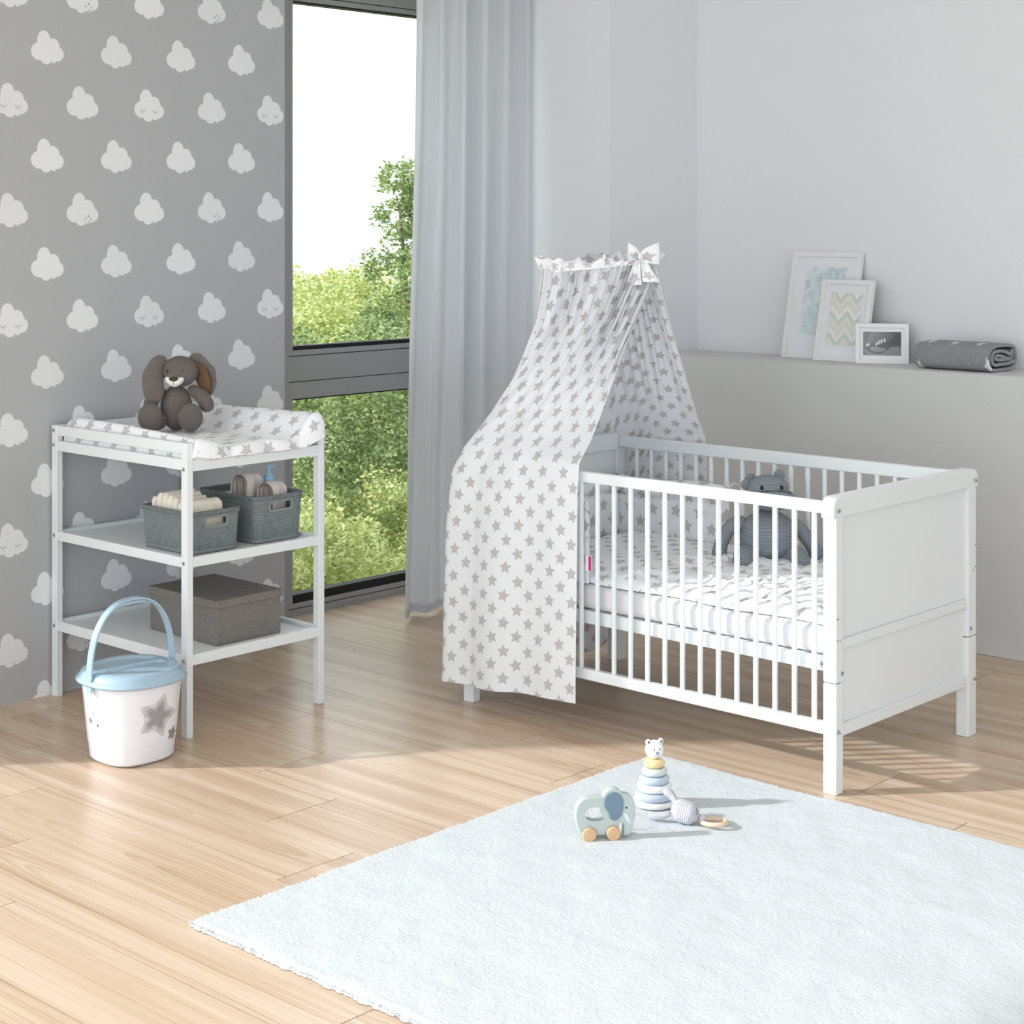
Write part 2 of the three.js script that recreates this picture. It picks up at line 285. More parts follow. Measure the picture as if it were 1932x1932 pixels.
// ---------------------------------------------------------------- windows
// window in view: two grey sashes one above the other, set back in the wall
const win = struct('window_1', 'tall grey framed window with two panes');
const WZ = -5.615;
const wf = (n, x0, x1, y0, y1, z0, z1, m = M.frameGrey, p = win) => part(p, n, bx(x0, x1, y0, y1, z0, z1, 0.0015, 1), m);
wf('frame_jamb', 4.40, 4.728, 0, HEAD + 0.03, WZ - 0.09, WZ); wf('frame_jamb', 5.70, 5.86, 0, HEAD + 0.03, WZ - 0.09, WZ);
wf('frame_sill', 4.728, 5.70, -0.005, 0.030, WZ - 0.09, WZ - 0.001); wf('frame_head', 4.728, 5.70, HEAD - 0.045, HEAD + 0.03, WZ - 0.09, WZ - 0.001);
wf('transom', 4.728, 5.70, 0.9805, 1.085, WZ - 0.085, WZ - 0.0015);
function sash(x0, x1, y0, y1, b, gask, tb = b) {
  const s = part(win, 'sash', mergeGeometries([bx(x0, x0 + b, y0, y1, WZ - 0.075, WZ - 0.004, 0.0015, 1), bx(x1 - b, x1, y0, y1, WZ - 0.075, WZ - 0.004, 0.0015, 1), bx(x0 + b, x1 - b, y0, y0 + b, WZ - 0.075, WZ - 0.0045, 0.0015, 1), bx(x0 + b, x1 - b, y1 - tb, y1, WZ - 0.075, WZ - 0.0045, 0.0015, 1)]), M.frameGrey);
  part(s, 'gasket', mergeGeometries([bx(x0 + b, x0 + b + 0.004, y0 + b, y1 - b, WZ - 0.065, WZ - 0.012, 0.001, 1), bx(x1 - b - 0.004, x1 - b, y0 + b, y1 - b, WZ - 0.065, WZ - 0.012, 0.001, 1), bx(x0 + b, x1 - b, y0 + b, y0 + b + gask, WZ - 0.065, WZ - 0.012, 0.001, 1), bx(x0 + b, x1 - b, y1 - tb - 0.006, y1 - tb, WZ - 0.065, WZ - 0.012, 0.001, 1)]), M.gasket);
  part(s, 'pane', new THREE.PlaneGeometry(x1 - x0 - 2 * b, y1 - y0 - 2 * b).translate((x0 + x1) / 2, (y0 + y1) / 2, WZ - 0.04), M.glass);
}
sash(4.731, 5.697, 1.088, HEAD - 0.048, 0.022, 0.017);
sash(4.731, 5.697, 0.033, 0.9775, 0.021, 0.034, 0.07);
// big plain windows out of the frame; the left and rear ones are added for fill
function bigWindow(name, label, w, h, n, pos, turn) {
  const o = struct(name, label); o.position.set(...pos); o.rotation.y = turn;
  for (const s of [-1, 1]) { part(o, 'frame_jamb', rbox(0.07, h, 0.08).translate(s * (w / 2 - 0.035), h / 2, 0), M.frameGrey); part(o, 'frame_rail', rbox(w - 0.14, 0.06, 0.08).translate(0, s < 0 ? 0.03 : h - 0.03, 0), M.frameGrey); }
  for (let k = 1; k < n; k++) part(o, 'mullion', rbox(0.05, h - 0.12, 0.07).translate(-w / 2 + w * k / n, h / 2, 0), M.frameGrey);
  for (let k = 0; k < n; k++) part(o, 'pane', new THREE.PlaneGeometry(w / n - 0.05, h - 0.12).translate(-w / 2 + w * (k + 0.5) / n, h / 2, 0), M.glass);
}
bigWindow('window_2', 'wide window beside the papered wall', W2B - W2A, HEAD2, 1, [(W2A + W2B) / 2, 0, Z0 - 0.06], 0);
bigWindow('fill_window_3', 'unseen wide window added in the left wall for fill light', 7.2, 2.5, 4, [X0 - 0.1, 0.15, -0.8], Math.PI / 2);
bigWindow('fill_window_4', 'unseen wide window added behind the camera for fill light', 7.2, 2.5, 4, [2.5, 0.15, Z1 + 0.1], 0);

// ---------------------------------------------------------------- outside: lawn, added sun-blocking wall, trees
const lawn = struct('ground', 'pale lawn outside'); part(lawn, 'lawn', new THREE.BoxGeometry(60, 0.2, 40).translate(6, -0.5, -26), mat('#9aa873', 1));
const fin = struct('wall_sun_block', 'unseen wall added to block sun from the window in view'); part(fin, 'wall_panel', wb(3.7, 3.95, -0.4, 3.6, -8.3, WB0), M.wallWhite);  // added out of view so no sun patch enters through window_1
const leafShape = (() => { const g = new THREE.BufferGeometry(); g.setAttribute('position', new THREE.Float32BufferAttribute([0, 0, 0, 0.5, 0.45, 0.12, 0, 1, 0, -0.5, 0.45, 0.12], 3)); g.setIndex([0, 1, 2, 0, 2, 3]); g.computeVertexNormals(); return g; })();
M.leaf = mat('#ffffff', 0.5, { transmission: 0.25, thickness: 0, side: THREE.DoubleSide });
M.bark = mat('#6b5a45', 0.9);
const tmpM = new THREE.Matrix4(), tmpQ = new THREE.Quaternion(), tmpE = new THREE.Euler();
const leafLie = new THREE.Quaternion().setFromEuler(new THREE.Euler(1.2, 0, 0));    // leaves lie mostly flat, face to the sky
const YELLOWGREEN = [0.46, 0.53, 0.16, 0.74, 0.75, 0.34], MIDGREEN = [0.18, 0.27, 0.08, 0.46, 0.54, 0.20];
function tree(name, label, [x, y, z], blobs, n, leaf, trunkH, hue) {
  const t = thing(name, label, name === 'tree' ? 'tree' : 'shrub', [x, y, z], 0, 'greenery beyond the window');
  const im = new THREE.InstancedMesh(leafShape, M.leaf, n); im.name = 'foliage'; im.userData.kind = 'stuff'; im.castShadow = im.receiveShadow = true;
  const col = new THREE.Color(), tot = blobs.reduce((s, b) => s + b[3] * b[4], 0);
  let i = 0;
  for (const [bx0, by, bz, rx, ry] of blobs) {             // each crown is built of twig clusters with gaps between them
    const m = Math.floor(n * rx * ry / tot), tufts = []; for (let k = 0; k < 46; k++) { const a = rr(0, 2 * Math.PI), c = rr(-1, 1), s = Math.sqrt(1 - c * c), q = rr(0.55, 0.95); tufts.push([Math.cos(a) * s * rx * q, c * ry * q, Math.sin(a) * s * rx * q, rr(0.16, 0.30)]); }
    for (let k = 0; k < m && i < n; k++, i++) {
      const f = tufts[Math.floor(rnd() * tufts.length)], a = rr(0, 2 * Math.PI), c = rr(-1, 1), q = Math.cbrt(rr(0.1, 1)) * f[3], s = Math.sqrt(1 - c * c);
      const px = bx0 + f[0] + Math.cos(a) * s * q * rx, py = by + f[1] + c * q * Math.min(rx, ry), pz = bz + f[2] + Math.sin(a) * s * q * rx;
      tmpE.set(rr(-0.9, 0.9), rr(0, 6.3), rr(-0.9, 0.9)); tmpQ.setFromEuler(tmpE).multiply(leafLie); const sc = leaf * rr(0.6, 1.35);
      tmpM.compose(V(px, py, pz), tmpQ, V(sc * 0.62, sc, sc)); im.setMatrixAt(i, tmpM);
      const w = rnd(); col.setRGB(lerp(hue[0], hue[3], w), lerp(hue[1], hue[4], w), lerp(hue[2], hue[5], w)); im.setColorAt(i, col);
    }
  }
  im.count = i; t.add(im);
  if (trunkH) part(t, 'trunk', sweep([[0, 0, 0], [0.04, trunkH * 0.5, 0.03], [-0.03, trunkH, 0]], [0.03, 0.022, 0.012], { cap: false, seg: 10, rings: 8 }), M.bark);
}
reseed(31);
tree('shrub', 'low yellow-green shrub just outside the lower window pane', [6.15, -0.4, -6.95], [[-0.15, 0.26, 0.1, 0.42, 0.34], [0.35, 0.30, -0.1, 0.5, 0.36], [-0.45, 0.24, 0.3, 0.35, 0.3], [0.9, 0.3, -0.3, 0.5, 0.36]], 20800, 0.030, 0.3, YELLOWGREEN);
tree('shrub', 'dense bush filling the lower window pane', [6.95, -0.4, -7.75], [[-0.35, 0.75, 0.1, 0.5, 0.42], [0.25, 1.05, 0.1, 0.55, 0.42], [-0.5, 1.15, -0.1, 0.45, 0.4], [0.55, 0.7, 0.1, 0.55, 0.55], [1.1, 0.95, 0, 0.6, 0.6], [0, 0.4, 0, 0.8, 0.42]], 33800, 0.034, 0.6, MIDGREEN);
tree('tree', 'round leafy tree behind the upper window pane', [10.2, -0.4, -11.1], [[-0.5, 0.85, 0.1, 0.75, 0.62], [0.0, 1.05, 0, 0.6, 0.66], [0.6, 1.10, 0, 0.7, 0.70], [0.1, 0.6, 0.3, 1.0, 0.6]], 28600, 0.045, 0.8, YELLOWGREEN);
tree('tree', 'slender tree whose leafy top rises beside the curtain', [9.15, -0.4, -9.55], [[0.0, 1.55, 0, 0.36, 0.40], [0.02, 2.05, 0, 0.25, 0.24], [0.0, 2.38, 0.02, 0.24, 0.16], [0.2, 2.2, 0, 0.25, 0.3], [0.3, 1.1, 0, 0.6, 0.6]], 13520, 0.040, 2.2, MIDGREEN);
tree('tree', 'broad low tree far behind the greenery', [13.4, -0.4, -16.2], [[-1.2, 0.75, 0, 1.2, 0.66], [0.4, 0.8, 0, 1.3, 0.7], [1.8, 0.8, 0, 1.3, 0.75]], 18200, 0.073, 0.6, YELLOWGREEN);

// ---------------------------------------------------------------- curtain
const curtainBump = dataTex(128, 128, (u, v, x, y) => { const n = 128 + 60 * noise2(x / 1.2, y / 6) + 50 * noise2(x / 6, y / 1.2); return [n, n, n]; }, { srgb: false, repeat: [10, 10] });
M.curtain = mat('#dee0e5', 0.95, { bumpMap: curtainBump, bumpScale: 0.0004, transmission: 0.26, thickness: 0, side: THREE.DoubleSide });
const cur = thing('curtain', 'pale grey floor-length curtain hanging beside the window', 'curtain', [5.43, 0.012, -5.22]);
const curPt = (u, h) => {                              // u across, h height; deep soft folds
  const top = h / 2.72, x0 = lerp(5.0, 5.085, smooth(0, 1, top)), x1 = lerp(5.78, 5.80, top), f = u + 0.012 * Math.sin(h * 1.3 + u * 9);
  const ph = f * 2 * Math.PI * 5.4 + 0.5, amp = lerp(0.046, 0.034, top) * (0.8 + 0.25 * Math.sin(u * 11 + 2));
  return [lerp(x0, x1, u) + 0.020 * Math.cos(ph * 1 + 1.1), h, -5.232 + amp * (Math.sin(ph) + 0.28 * Math.sin(2 * ph + 0.8 + 2 * top)) + 0.006 * noise2(u * 20, h * 1.6)];
};
wpart(cur, 'cloth', grid(260, 60, (u, v) => { const p = curPt(u, 0.02 + v * 2.68); return [...p, u * 1.6, v * 2.7]; }), M.curtain);
wpart(cur, 'hem', grid(260, 2, (u, v) => { const p = curPt(u, 0.012 + v * 0.038); return [p[0], p[1], p[2] + 0.0018, u * 1.6, v * 0.04]; }), M.curtain);
const rail = thing('curtain_rail', 'white curtain rail above the window', 'curtain rail', [5.2, 2.70, -5.232]);
part(rail, 'rail', rbox(1.3, 0.03, 0.03).translate(-0.1, 0.03, 0), M.white); for (const s of [-0.5, 0.4]) part(rail, 'bracket', rbox(0.03, 0.02, 0.09).translate(s, 0.05, -0.035), M.white);
// ---------------------------------------------------------------- cot
const CX0 = 4.312, CX1 = 5.146, CZ0 = -4.2, CZ1 = -2.712;
const cot = thing('cot', 'white wooden baby cot with slatted sides and solid panel ends', 'cot', [(CX0 + CX1) / 2, 0, (CZ0 + CZ1) / 2]);
const cw = (n, x0, x1, y0, y1, z0, z1, r = 0.003, p = cot, m = M.white, label) => wpart(p, n, bx(x0, x1, y0, y1, z0, z1, r, 2), m, label);
const screwGeo = mergeGeometries([cyl(0.0062, 0.0056, 0.003, 20).toNonIndexed(), new THREE.TorusGeometry(0.0055, 0.0009, 6, 20).rotateX(Math.PI / 2).translate(0, 0.0012, 0).toNonIndexed()]);
function screw(p, x, y, z, ax) {                       // a steel socket screw whose head faces ax
  const g = screwGeo.clone(), s = cyl(0.0022, 0.0022, 0.0006, 6).translate(0, 0.0016, 0);
  for (const q of [g, s]) { if (ax === 'z') q.rotateX(Math.PI / 2); else if (ax === '-x') q.rotateZ(Math.PI / 2); q.translate(x, y, z); }
  const m = wpart(p, 'screw', g, M.steel); wpart(m, 'socket', s, M.hole); return m;
}
for (const [z0, z1, face] of [[CZ1 - 0.045, CZ1, 1], [CZ0, CZ0 + 0.045, -1]]) {   // foot end and head end
  const out = face > 0 ? z1 : z0;
  for (const [x0, x1] of [[CX0, CX0 + 0.04], [CX1 - 0.056, CX1 - 0.002]]) {
    cw('post', x0, x1, 0.3205, 0.7965, z0, z1, 0.005); cw('leg', x0, x1, 0, 0.318, z0, z1, 0.005);
  }
  // top rail of the end, with rounded ears
  const sh = new THREE.Shape(), a = CX0 - 0.008, b = CX1 + 0.008, y0 = 0.7975, y1 = 0.851, r = 0.034;
  sh.moveTo(a, y0); sh.lineTo(b, y0); sh.lineTo(b, y1 - r); sh.quadraticCurveTo(b, y1, b - r, y1); sh.lineTo(a + r, y1); sh.quadraticCurveTo(a, y1, a, y1 - r); sh.lineTo(a, y0);
  wpart(cot, 'top_rail', new THREE.ExtrudeGeometry(sh, { depth: 0.037, bevelEnabled: true, bevelSize: 0.003, bevelThickness: 0.003, bevelSegments: 2, curveSegments: 10 }).translate(0, 0, z0 + 0.004), M.white);
  const zi = (z0 + z1) / 2, px0 = CX0 + 0.0405, px1 = CX1 - 0.0565;
  cw('end_panel', px0, px1, 0.4405, 0.797, zi - 0.006, zi + 0.006, 0.001); cw('end_panel', px0, px1, 0.1965, 0.4125, zi - 0.006, zi + 0.006, 0.001);
  cw('cross_rail', px0, px1, 0.4128, 0.4402, zi - 0.014, zi + 0.018, 0.003); cw('bottom_rail', px0, px1, 0.163, 0.1965, zi - 0.014, zi + 0.018, 0.003);
  if (face > 0) { for (const [x, y] of [[4.323, 0.815], [5.135, 0.816], [4.343, 0.346], [4.321, 0.182], [5.104, 0.347], [5.128, 0.181]]) screw(cot, x, y, y > 0.8 ? CZ1 + 0.0035 : CZ1 + 0.001, 'z');
    for (const [x, y] of [[4.321, 0.505], [4.321, 0.443], [4.334, 0.441], [4.334, 0.176], [5.135, 0.61], [5.135, 0.54], [5.123, 0.53], [5.116, 0.165]]) wpart(cot, 'peg_hole', cyl(0.0022, 0.0022, 0.0012, 10).rotateX(Math.PI / 2).translate(x, y, CZ1 + 0.0002), M.hole); }
}
for (const [x0, x1, xs, side] of [[CX0 + 0.002, CX0 + 0.028, CX0 + 0.0145, 0], [CX1 - 0.046, CX1 - 0.020, CX1 - 0.033, 1]]) {   // front and back
  cw('side_rail', x0, x1, 0.803, 0.838 + 0.008 * side, CZ0 + 0.045, CZ1 - 0.045, 0.005); cw('side_rail', x0, x1, 0.168, 0.2035, CZ0 + 0.045, CZ1 - 0.045, 0.005);
  const zs = []; if (!side) for (let k = 0; k < 20; k++) zs.push(-2.794 - 0.06805 * k); else for (let k = 0; k < 19; k++) zs.push(-2.853 - 0.0680 * k);
  for (const z of zs) {
    const s = wpart(cot, 'spindle', cyl(0.0083, 0.0083, 0.602, 14).translate(xs, 0.503, z), M.white);
    if (side && (Math.abs(z + 3.393) < 0.03 || Math.abs(z + 3.329) < 0.03)) wpart(s, 'sleeve', mergeGeometries([cyl(0.0098, 0.0098, 0.03, 14).translate(xs, 0.775, z), cyl(0.0107, 0.0107, 0.004, 14).translate(xs, 0.760, z)]), M.white);
  }
}
// mattress base
const MX0 = CX0 + 0.034, MX1 = CX1 - 0.052, MZ0 = CZ0 + 0.05, MZ1 = CZ1 - 0.05;
cw('base_rail', MX0, MX0 + 0.02, 0.341, 0.383, MZ0, MZ1); cw('base_rail', MX1 - 0.02, MX1, 0.341, 0.383, MZ0, MZ1);
cw('base_rail', MX0 + 0.02, MX1 - 0.02, 0.341, 0.383, MZ0, MZ0 + 0.02); cw('base_rail', MX0 + 0.02, MX1 - 0.02, 0.341, 0.383, MZ1 - 0.02, MZ1);
for (let k = 0; k < 11; k++) cw('base_slat', MX0 + 0.02, MX1 - 0.02, 0.37, 0.382, MZ0 + 0.05 + k * 0.12, MZ0 + 0.11 + k * 0.12, 0.002);
screw(cot, MX0 - 0.001, 0.362, MZ1 - 0.018, '-x');

const mattress = thing('mattress', 'white sheeted mattress lying in the cot', 'mattress', [(MX0 + MX1) / 2, 0.3835, (MZ0 + MZ1) / 2]);
wpart(mattress, 'fitted_sheet', (() => {
  const g = new RoundedBoxGeometry(MX1 - MX0 - 0.008, 0.083, MZ1 - MZ0 - 0.01, 6, 0.026), p = g.attributes.position;
  for (let i = 0; i < p.count; i++) p.setX(i, p.getX(i) + 0.002 * noise2(p.getZ(i) * 9, p.getY(i) * 20));
  return g.translate((MX0 + MX1) / 2, 0.3845 + 0.0415, (MZ0 + MZ1) / 2);
})(), M.sheet);

// duvet with star print, puffed up and creased
const duvet = thing('duvet', 'rumpled white duvet with grey stars spread over the mattress', 'duvet', [4.70, 0.4665, -3.42]);
const DX0 = 4.362, DX1 = 5.065, DZ0 = -4.10, DZ1 = -2.785;
const duvetTop = (u, v) => {
  const x = lerp(DX0, DX1, u), z = lerp(DZ0, DZ1, v), e = Math.min(1, Math.min(u / 0.13, (1 - u) / 0.1, v / 0.1, (1 - v) / 0.08)), puff = Math.sqrt(Math.max(0, 1 - (1 - clamp(e)) ** 2));
  const right = smooth(-3.78, -3.5, z), q = x * 0.8 + z * 0.35;
  const w1 = 1 - Math.abs(noise2(q * 17 + 3, z * 5 - x * 4)), w2 = 1 - Math.abs(noise2(x * 36 + z * 12, z * 7 + 9)), big = fbm(x * 4 + 2, z * 3.2, 3);
  const crease = right * (0.017 * (w1 - 0.6) + 0.008 * (w2 - 0.6)) * smooth(5.05, 4.85, x) + (1 - right) * 0.006 * (w1 - 0.6);
  return 0.004 + puff * (0.036 + 0.020 * big + 0.010 * smooth(0.1, 0.6, u)) + puff * crease * 1.25;
};
{
  const nu = 110, nv = 180, top = grid(nu, nv, (u, v) => [lerp(DX0, DX1, u) - 0.010 * Math.sin(v * 19) * (1 - u) ** 6, 0.467 + duvetTop(u, v), lerp(DZ0, DZ1, v), u * 0.78, v * 1.36], true); arcUV(top, nu, nv, 1, 0.97);
  const bot = grid(nu / 2, nv / 2, (u, v) => [lerp(DX0, DX1, u) - 0.010 * Math.sin(v * 19) * (1 - u) ** 6, 0.467 + 0.001, lerp(DZ0, DZ1, v), u * 0.78, v * 1.36], false);
  wpart(duvet, 'cover', mergeGeometries([top, bot]), M.starCloth);
}

// padded cot bumper round the head end
const bumper = thing('cot_bumper', 'padded star-print bumper tied inside the head end of the cot', 'cot bumper', [4.72, 0.47, -4.0]);
function pad(name, a, b, inward, y0, y1, th, parent = bumper) { // upright quilted pad from a to b (x, z)
  const L = Math.hypot(b[0] - a[0], b[1] - a[1]);
  const f = (s) => (u, v) => {
    const e = Math.min(1, Math.min(u * L / 0.03, (1 - u) * L / 0.03, v / 0.12, (1 - v) / 0.1)), k = Math.sqrt(Math.max(0, 1 - (1 - clamp(e)) ** 2));
    const seam = 1 - 0.55 * Math.exp(-(((v - 0.72) / 0.03) ** 2)), d = (s > 0 ? th * k * seam : 0) + 0.004 * noise2(u * L * 11, v * 4) * k;
    const sag = (1 - v) * 0 - 0.008 * Math.sin(u * Math.PI * 2) * v;
    return [lerp(a[0], b[0], u) + inward[0] * d, lerp(y0, y1, v) + sag, lerp(a[1], b[1], u) + inward[1] * d, u * L, v * (y1 - y0)];
  };
  return wpart(parent, name, mergeGeometries([grid(50, 26, f(1)), grid(50, 26, f(-1))]), M.starCloth);
}
pad('pad', [CX0 + 0.045, CZ0 + 0.052], [CX1 - 0.06, CZ0 + 0.052], [0, 1], 0.470, 0.705, 0.034);
pad('pad', [CX1 - 0.058, CZ0 + 0.06], [CX1 - 0.058, -3.64], [-1, 0], 0.470, 0.705, 0.034);
pad('pad', [CX0 + 0.040, CZ0 + 0.06], [CX0 + 0.040, -3.668], [1, 0], 0.470, 0.705, 0.020);
const tie = (x, y, z, dx, dz) => wpart(bumper, 'tie', mergeGeometries([sweep([[x, y, z], [x + 0.012 * dx, y + 0.018, z + 0.014 * dz], [x + 0.02 * dx, y + 0.012, z + 0.03 * dz]], [0.004, 0.006, 0.004], { flat: 0.4, seg: 8, rings: 10 }), sweep([[x, y, z], [x + 0.01 * dx, y - 0.01, z + 0.02 * dz], [x + 0.012 * dx, y - 0.035, z + 0.032 * dz]], [0.003, 0.005, 0.004], { flat: 0.4, seg: 8, rings: 10 }), sweep([[x, y, z], [x, y + 0.014, z - 0.005], [x, y + 0.028, z - 0.002]], [0.007, 0.009, 0.003], { seg: 8, rings: 8 })]), M.sheet);
tie(CX1 - 0.06, 0.70, -3.64, 1, 1); tie(CX0 + 0.03, 0.71, -3.664, -1, 0.2); tie(CX0 + 0.03, 0.62, -3.664, -1, 0.2);
wpart(bumper, 'label', bx(CX0 + 0.022, CX0 + 0.024, 0.515, 0.565, -3.668, -3.645, 0.0005, 1), mat('#f6f4f6', 0.8), 'white and pink sewn-in label');
wpart(bumper, 'label', bx(CX0 + 0.0212, CX0 + 0.0228, 0.517, 0.563, -3.6555, -3.6452, 0.0004, 1), mat('#d6247f', 0.8), 'pink edge of the sewn-in label');

// ---------------------------------------------------------------- canopy: star cotton gathered on a ring, hanging round the head of the cot
const canopy = thing('canopy', 'white star-print bed canopy gathered at the top and draped over the cot head', 'canopy', [4.71, 0.03, -4.0]);
const CC = [4.735, -3.945], CR = 0.195, RX = 0.677476, RZ = 0.735545;
const ringPt = (s) => { // s 0..1 from the bow round the camera side, the head, the back and to the bow again
  const a = 0.10 + s * (2 * Math.PI - 0.20), c = Math.cos(a), d = Math.sin(a);   // a = 0 points along the lens' right, a = 90 deg towards the camera
  return [CC[0] + CR * (c * RX - d * FX * 0.8), CC[1] + CR * (c * RZ - d * FZ * 0.8)];
};
const hemPts = [[0, 4.268, -3.655, 0.100], [0.13, 4.262, -3.86, 0.092], [0.28, 4.248, -4.10, 0.080], [0.36, 4.245, -4.240, 0.075], [0.47, 4.50, -4.262, 0.05], [0.62, 4.90, -4.262, 0.04], [0.70, 5.15, -4.255, 0.06], [0.76, 5.195, -4.18, 0.32], [0.86, 5.185, -4.04, 0.50], [1, 5.175, -3.80, 0.52]];
const hemAt = (s) => [1, 2, 3].map((k) => { const P = hemPts; let i = 1; while (i < P.length - 1 && s > P[i][0]) i++; const t = clamp((s - P[i - 1][0]) / (P[i][0] - P[i - 1][0])); const a = P[Math.max(0, i - 2)], b = P[i - 1], c = P[i], d = P[Math.min(P.length - 1, i + 1)]; const m0 = (c[k] - a[k]) / Math.max(1e-6, c[0] - a[0]) * (c[0] - b[0]), m1 = (d[k] - b[k]) / Math.max(1e-6, d[0] - b[0]) * (c[0] - b[0]); const t2 = t * t, t3 = t2 * t; return (2 * t3 - 3 * t2 + 1) * b[k] + (t3 - 2 * t2 + t) * m0 + (-2 * t3 + 3 * t2) * c[k] + (t3 - t2) * m1; });
const TOPH = 1.500, topAt = (s) => TOPH + 0.019 * Math.cos(0.10 + s * (2 * Math.PI - 0.20));   // the ring dips towards the head end
const edgeW = [[0.05, 1], [0.79, 0.975], [0.868, 0.955], [0.93, 0.82], [1.0, 0.71], [1.15, 0.49], [1.30, 0.27], [1.42, 0.10], [TOPH, 0]];       // how far out the cloth hangs at each height: straight over the rail
const cornW = [[0.05, 1], [0.35, 0.985], [0.60, 0.955], [0.79, 0.915], [0.868, 0.825], [0.93, 0.70], [1.0, 0.56], [1.15, 0.31], [1.30, 0.10], [1.42, 0.025], [TOPH, 0]];
const hemLen = [0]; for (let i = 1; i <= 200; i++) { const a = hemAt((i - 1) / 200), b = hemAt(i / 200); hemLen.push(hemLen[i - 1] + Math.hypot(b[0] - a[0], b[1] - a[1])); }
const clothU = (s) => { const k = clamp(s) * 200, i = Math.min(199, Math.floor(k)); return lerp(hemLen[i], hemLen[i + 1], k - i) * 1.12; };   // metres across the cloth
function canopyPt(s, v) {                              // v 0 at the hem, 1 at the ring
  const b = hemAt(s), t = ringPt(s), h = lerp(b[2], topAt(s), v), k = smooth(0, 0.36, s) * (1 - smooth(0.66, 1, s));
  const w = lerp(curveAt(edgeW, h), curveAt(cornW, h), k);
  let x = lerp(t[0], b[0], w), z = lerp(t[1], b[1], w);
  // gathers: tight at the ring, opening into a few soft folds below
  const s2 = clamp(s + 0.002, 0, 1), s1 = clamp(s - 0.002, 0, 1), A = ringPt(s1), B = ringPt(s2), C = hemAt(s1), D = hemAt(s2);
  let tx = lerp(B[0] - A[0], D[0] - C[0], w), tz = lerp(B[1] - A[1], D[1] - C[1], w); const l = Math.hypot(tx, tz) || 1; tx /= l; tz /= l;
  const nx = tz, nz = -tx;
  const top = smooth(0.72, 1.47, h), g1 = Math.sin(s * 2 * Math.PI * 27 + 1.3 * Math.sin(s * 40)), g2 = Math.sin(s * 2 * Math.PI * 11.5 + 0.8 * Math.sin(s * 23) + 0.6), g3 = Math.sin(s * 2 * Math.PI * 5.3 + 0.4 + 0.35 * h);
  const ends = smooth(0, 0.02, s) * (1 - smooth(0.98, 1, s));
  const sharp = (q) => 1 - 2 * Math.abs(q) ** 0.7;
  let d = 0.0135 * smooth(0.95, 1.45, h) * sharp(g1) + 0.013 * smooth(0.90, 1.15, h) * (1 - 0.5 * top) * sharp(g2) + (0.006 + 0.010 * (1 - smooth(0.1, 0.9, h))) * g3 * smooth(0.04, 0.2, s) + 0.003 * noise2(s * 30, h * 5);
  d *= lerp(0.5, 1, ends);
  // a slack crease where the cloth breaks over the rail
  d = Math.max(d, h > 0.76 && h < 0.92 && s < 0.72 ? -0.004 : -1);
  return [x + nx * d, h, z + nz * d, clothU(s), v * 1.62 + 0.03];
}
wpart(canopy, 'drape', grid(560, 120, canopyPt), M.starSheer);
wpart(canopy, 'hem', grid(300, 2, (u, v) => { const p = canopyPt(u, v * 0.012); return [p[0] - 0.0012, p[1], p[2] + 0.0012, p[3], p[4]]; }), M.starSheer);
// frilled heading above the gathering
const outAt = (u) => { const a = 0.10 + u * (2 * Math.PI - 0.2); return [Math.cos(a) * RX - Math.sin(a) * FX, Math.cos(a) * RZ - Math.sin(a) * FZ]; };
wpart(canopy, 'frill', grid(640, 12, (u, v) => {
  const p = ringPt(u), [ox, oz] = outAt(u), w = u * 2 * Math.PI, t1 = Math.sin(w * 15 + 2.2 * Math.sin(w * 3)), t2 = Math.sin(w * 33 + 3 * Math.sin(w * 5) + v * 2), big = noise2(u * 26, 4), flop = 0.5 + 0.5 * noise2(u * 11, 8);
  const d = 0.006 + (0.018 * t1 + 0.008 * t2) * (0.12 + 1.0 * v) + 0.024 * Math.sin(v * 2.6) * flop, y = topAt(u) - 0.014 + (0.066 - 0.012 * flop) * v - 0.036 * flop * v * v + 0.016 * big * v + 0.005 * t2 * v;
  const tx = -oz * 0.012 * Math.cos(w * 15 + 2.2 * Math.sin(w * 3)) * v, tz = ox * 0.012 * Math.cos(w * 15 + 2.2 * Math.sin(w * 3)) * v;
  return [p[0] + ox * d + tx, y, p[1] + oz * d + tz, clothU(u), v * 0.07];
}), M.starCloth);
// bow
{
  const bp = [CC[0] + (CR + 0.008) * RX * 0.66 - FX * 0.125, 1.512, CC[1] + (CR + 0.008) * RZ * 0.66 - FZ * 0.125];
  const L = (r, u, f) => [bp[0] + r * RX - f * FX, bp[1] + u, bp[2] + r * RZ - f * FZ];    // right, up, towards the room
  const loop = (s) => wpart(canopy, 'bow_loop', grid(30, 12, (u, v) => { const a = u * 2 * Math.PI, r = s * (0.034 - 0.034 * Math.cos(a)), w = 0.010 + 0.028 * Math.sin(u * Math.PI); return [...L(r, (v - 0.5) * 2 * w + 0.012 + 0.012 * Math.sin(u * Math.PI), 0.012 * Math.sin(a) + 0.006 * Math.sin(v * 9 + u * 5)), u * 0.14 + 0.05, v * 0.07]; }), M.starCloth);
  loop(1); loop(-0.62);
  for (const [s, len, sp] of [[1, 0.082, 0.30], [-1, 0.092, 0.14]]) wpart(canopy, 'bow_tail', grid(10, 14, (u, v) => [...L(s * (0.008 + v * sp * 0.10) + (u - 0.5) * (0.014 + 0.044 * v), 0.008 - v * len, 0.006 + 0.006 * Math.sin(u * 7 + v * 4)), u * 0.06 + 0.1, v * 0.11]), M.starCloth);
  wpart(canopy, 'bow_knot', ellipsoid(...L(0, 0.012, 0.008), 0.011, 0.013, 0.010, 16), M.starCloth);
}
const pole = thing('canopy_pole', 'slim white rod with a ring that holds up the canopy', 'pole', [4.735, 0.30, -4.172]);
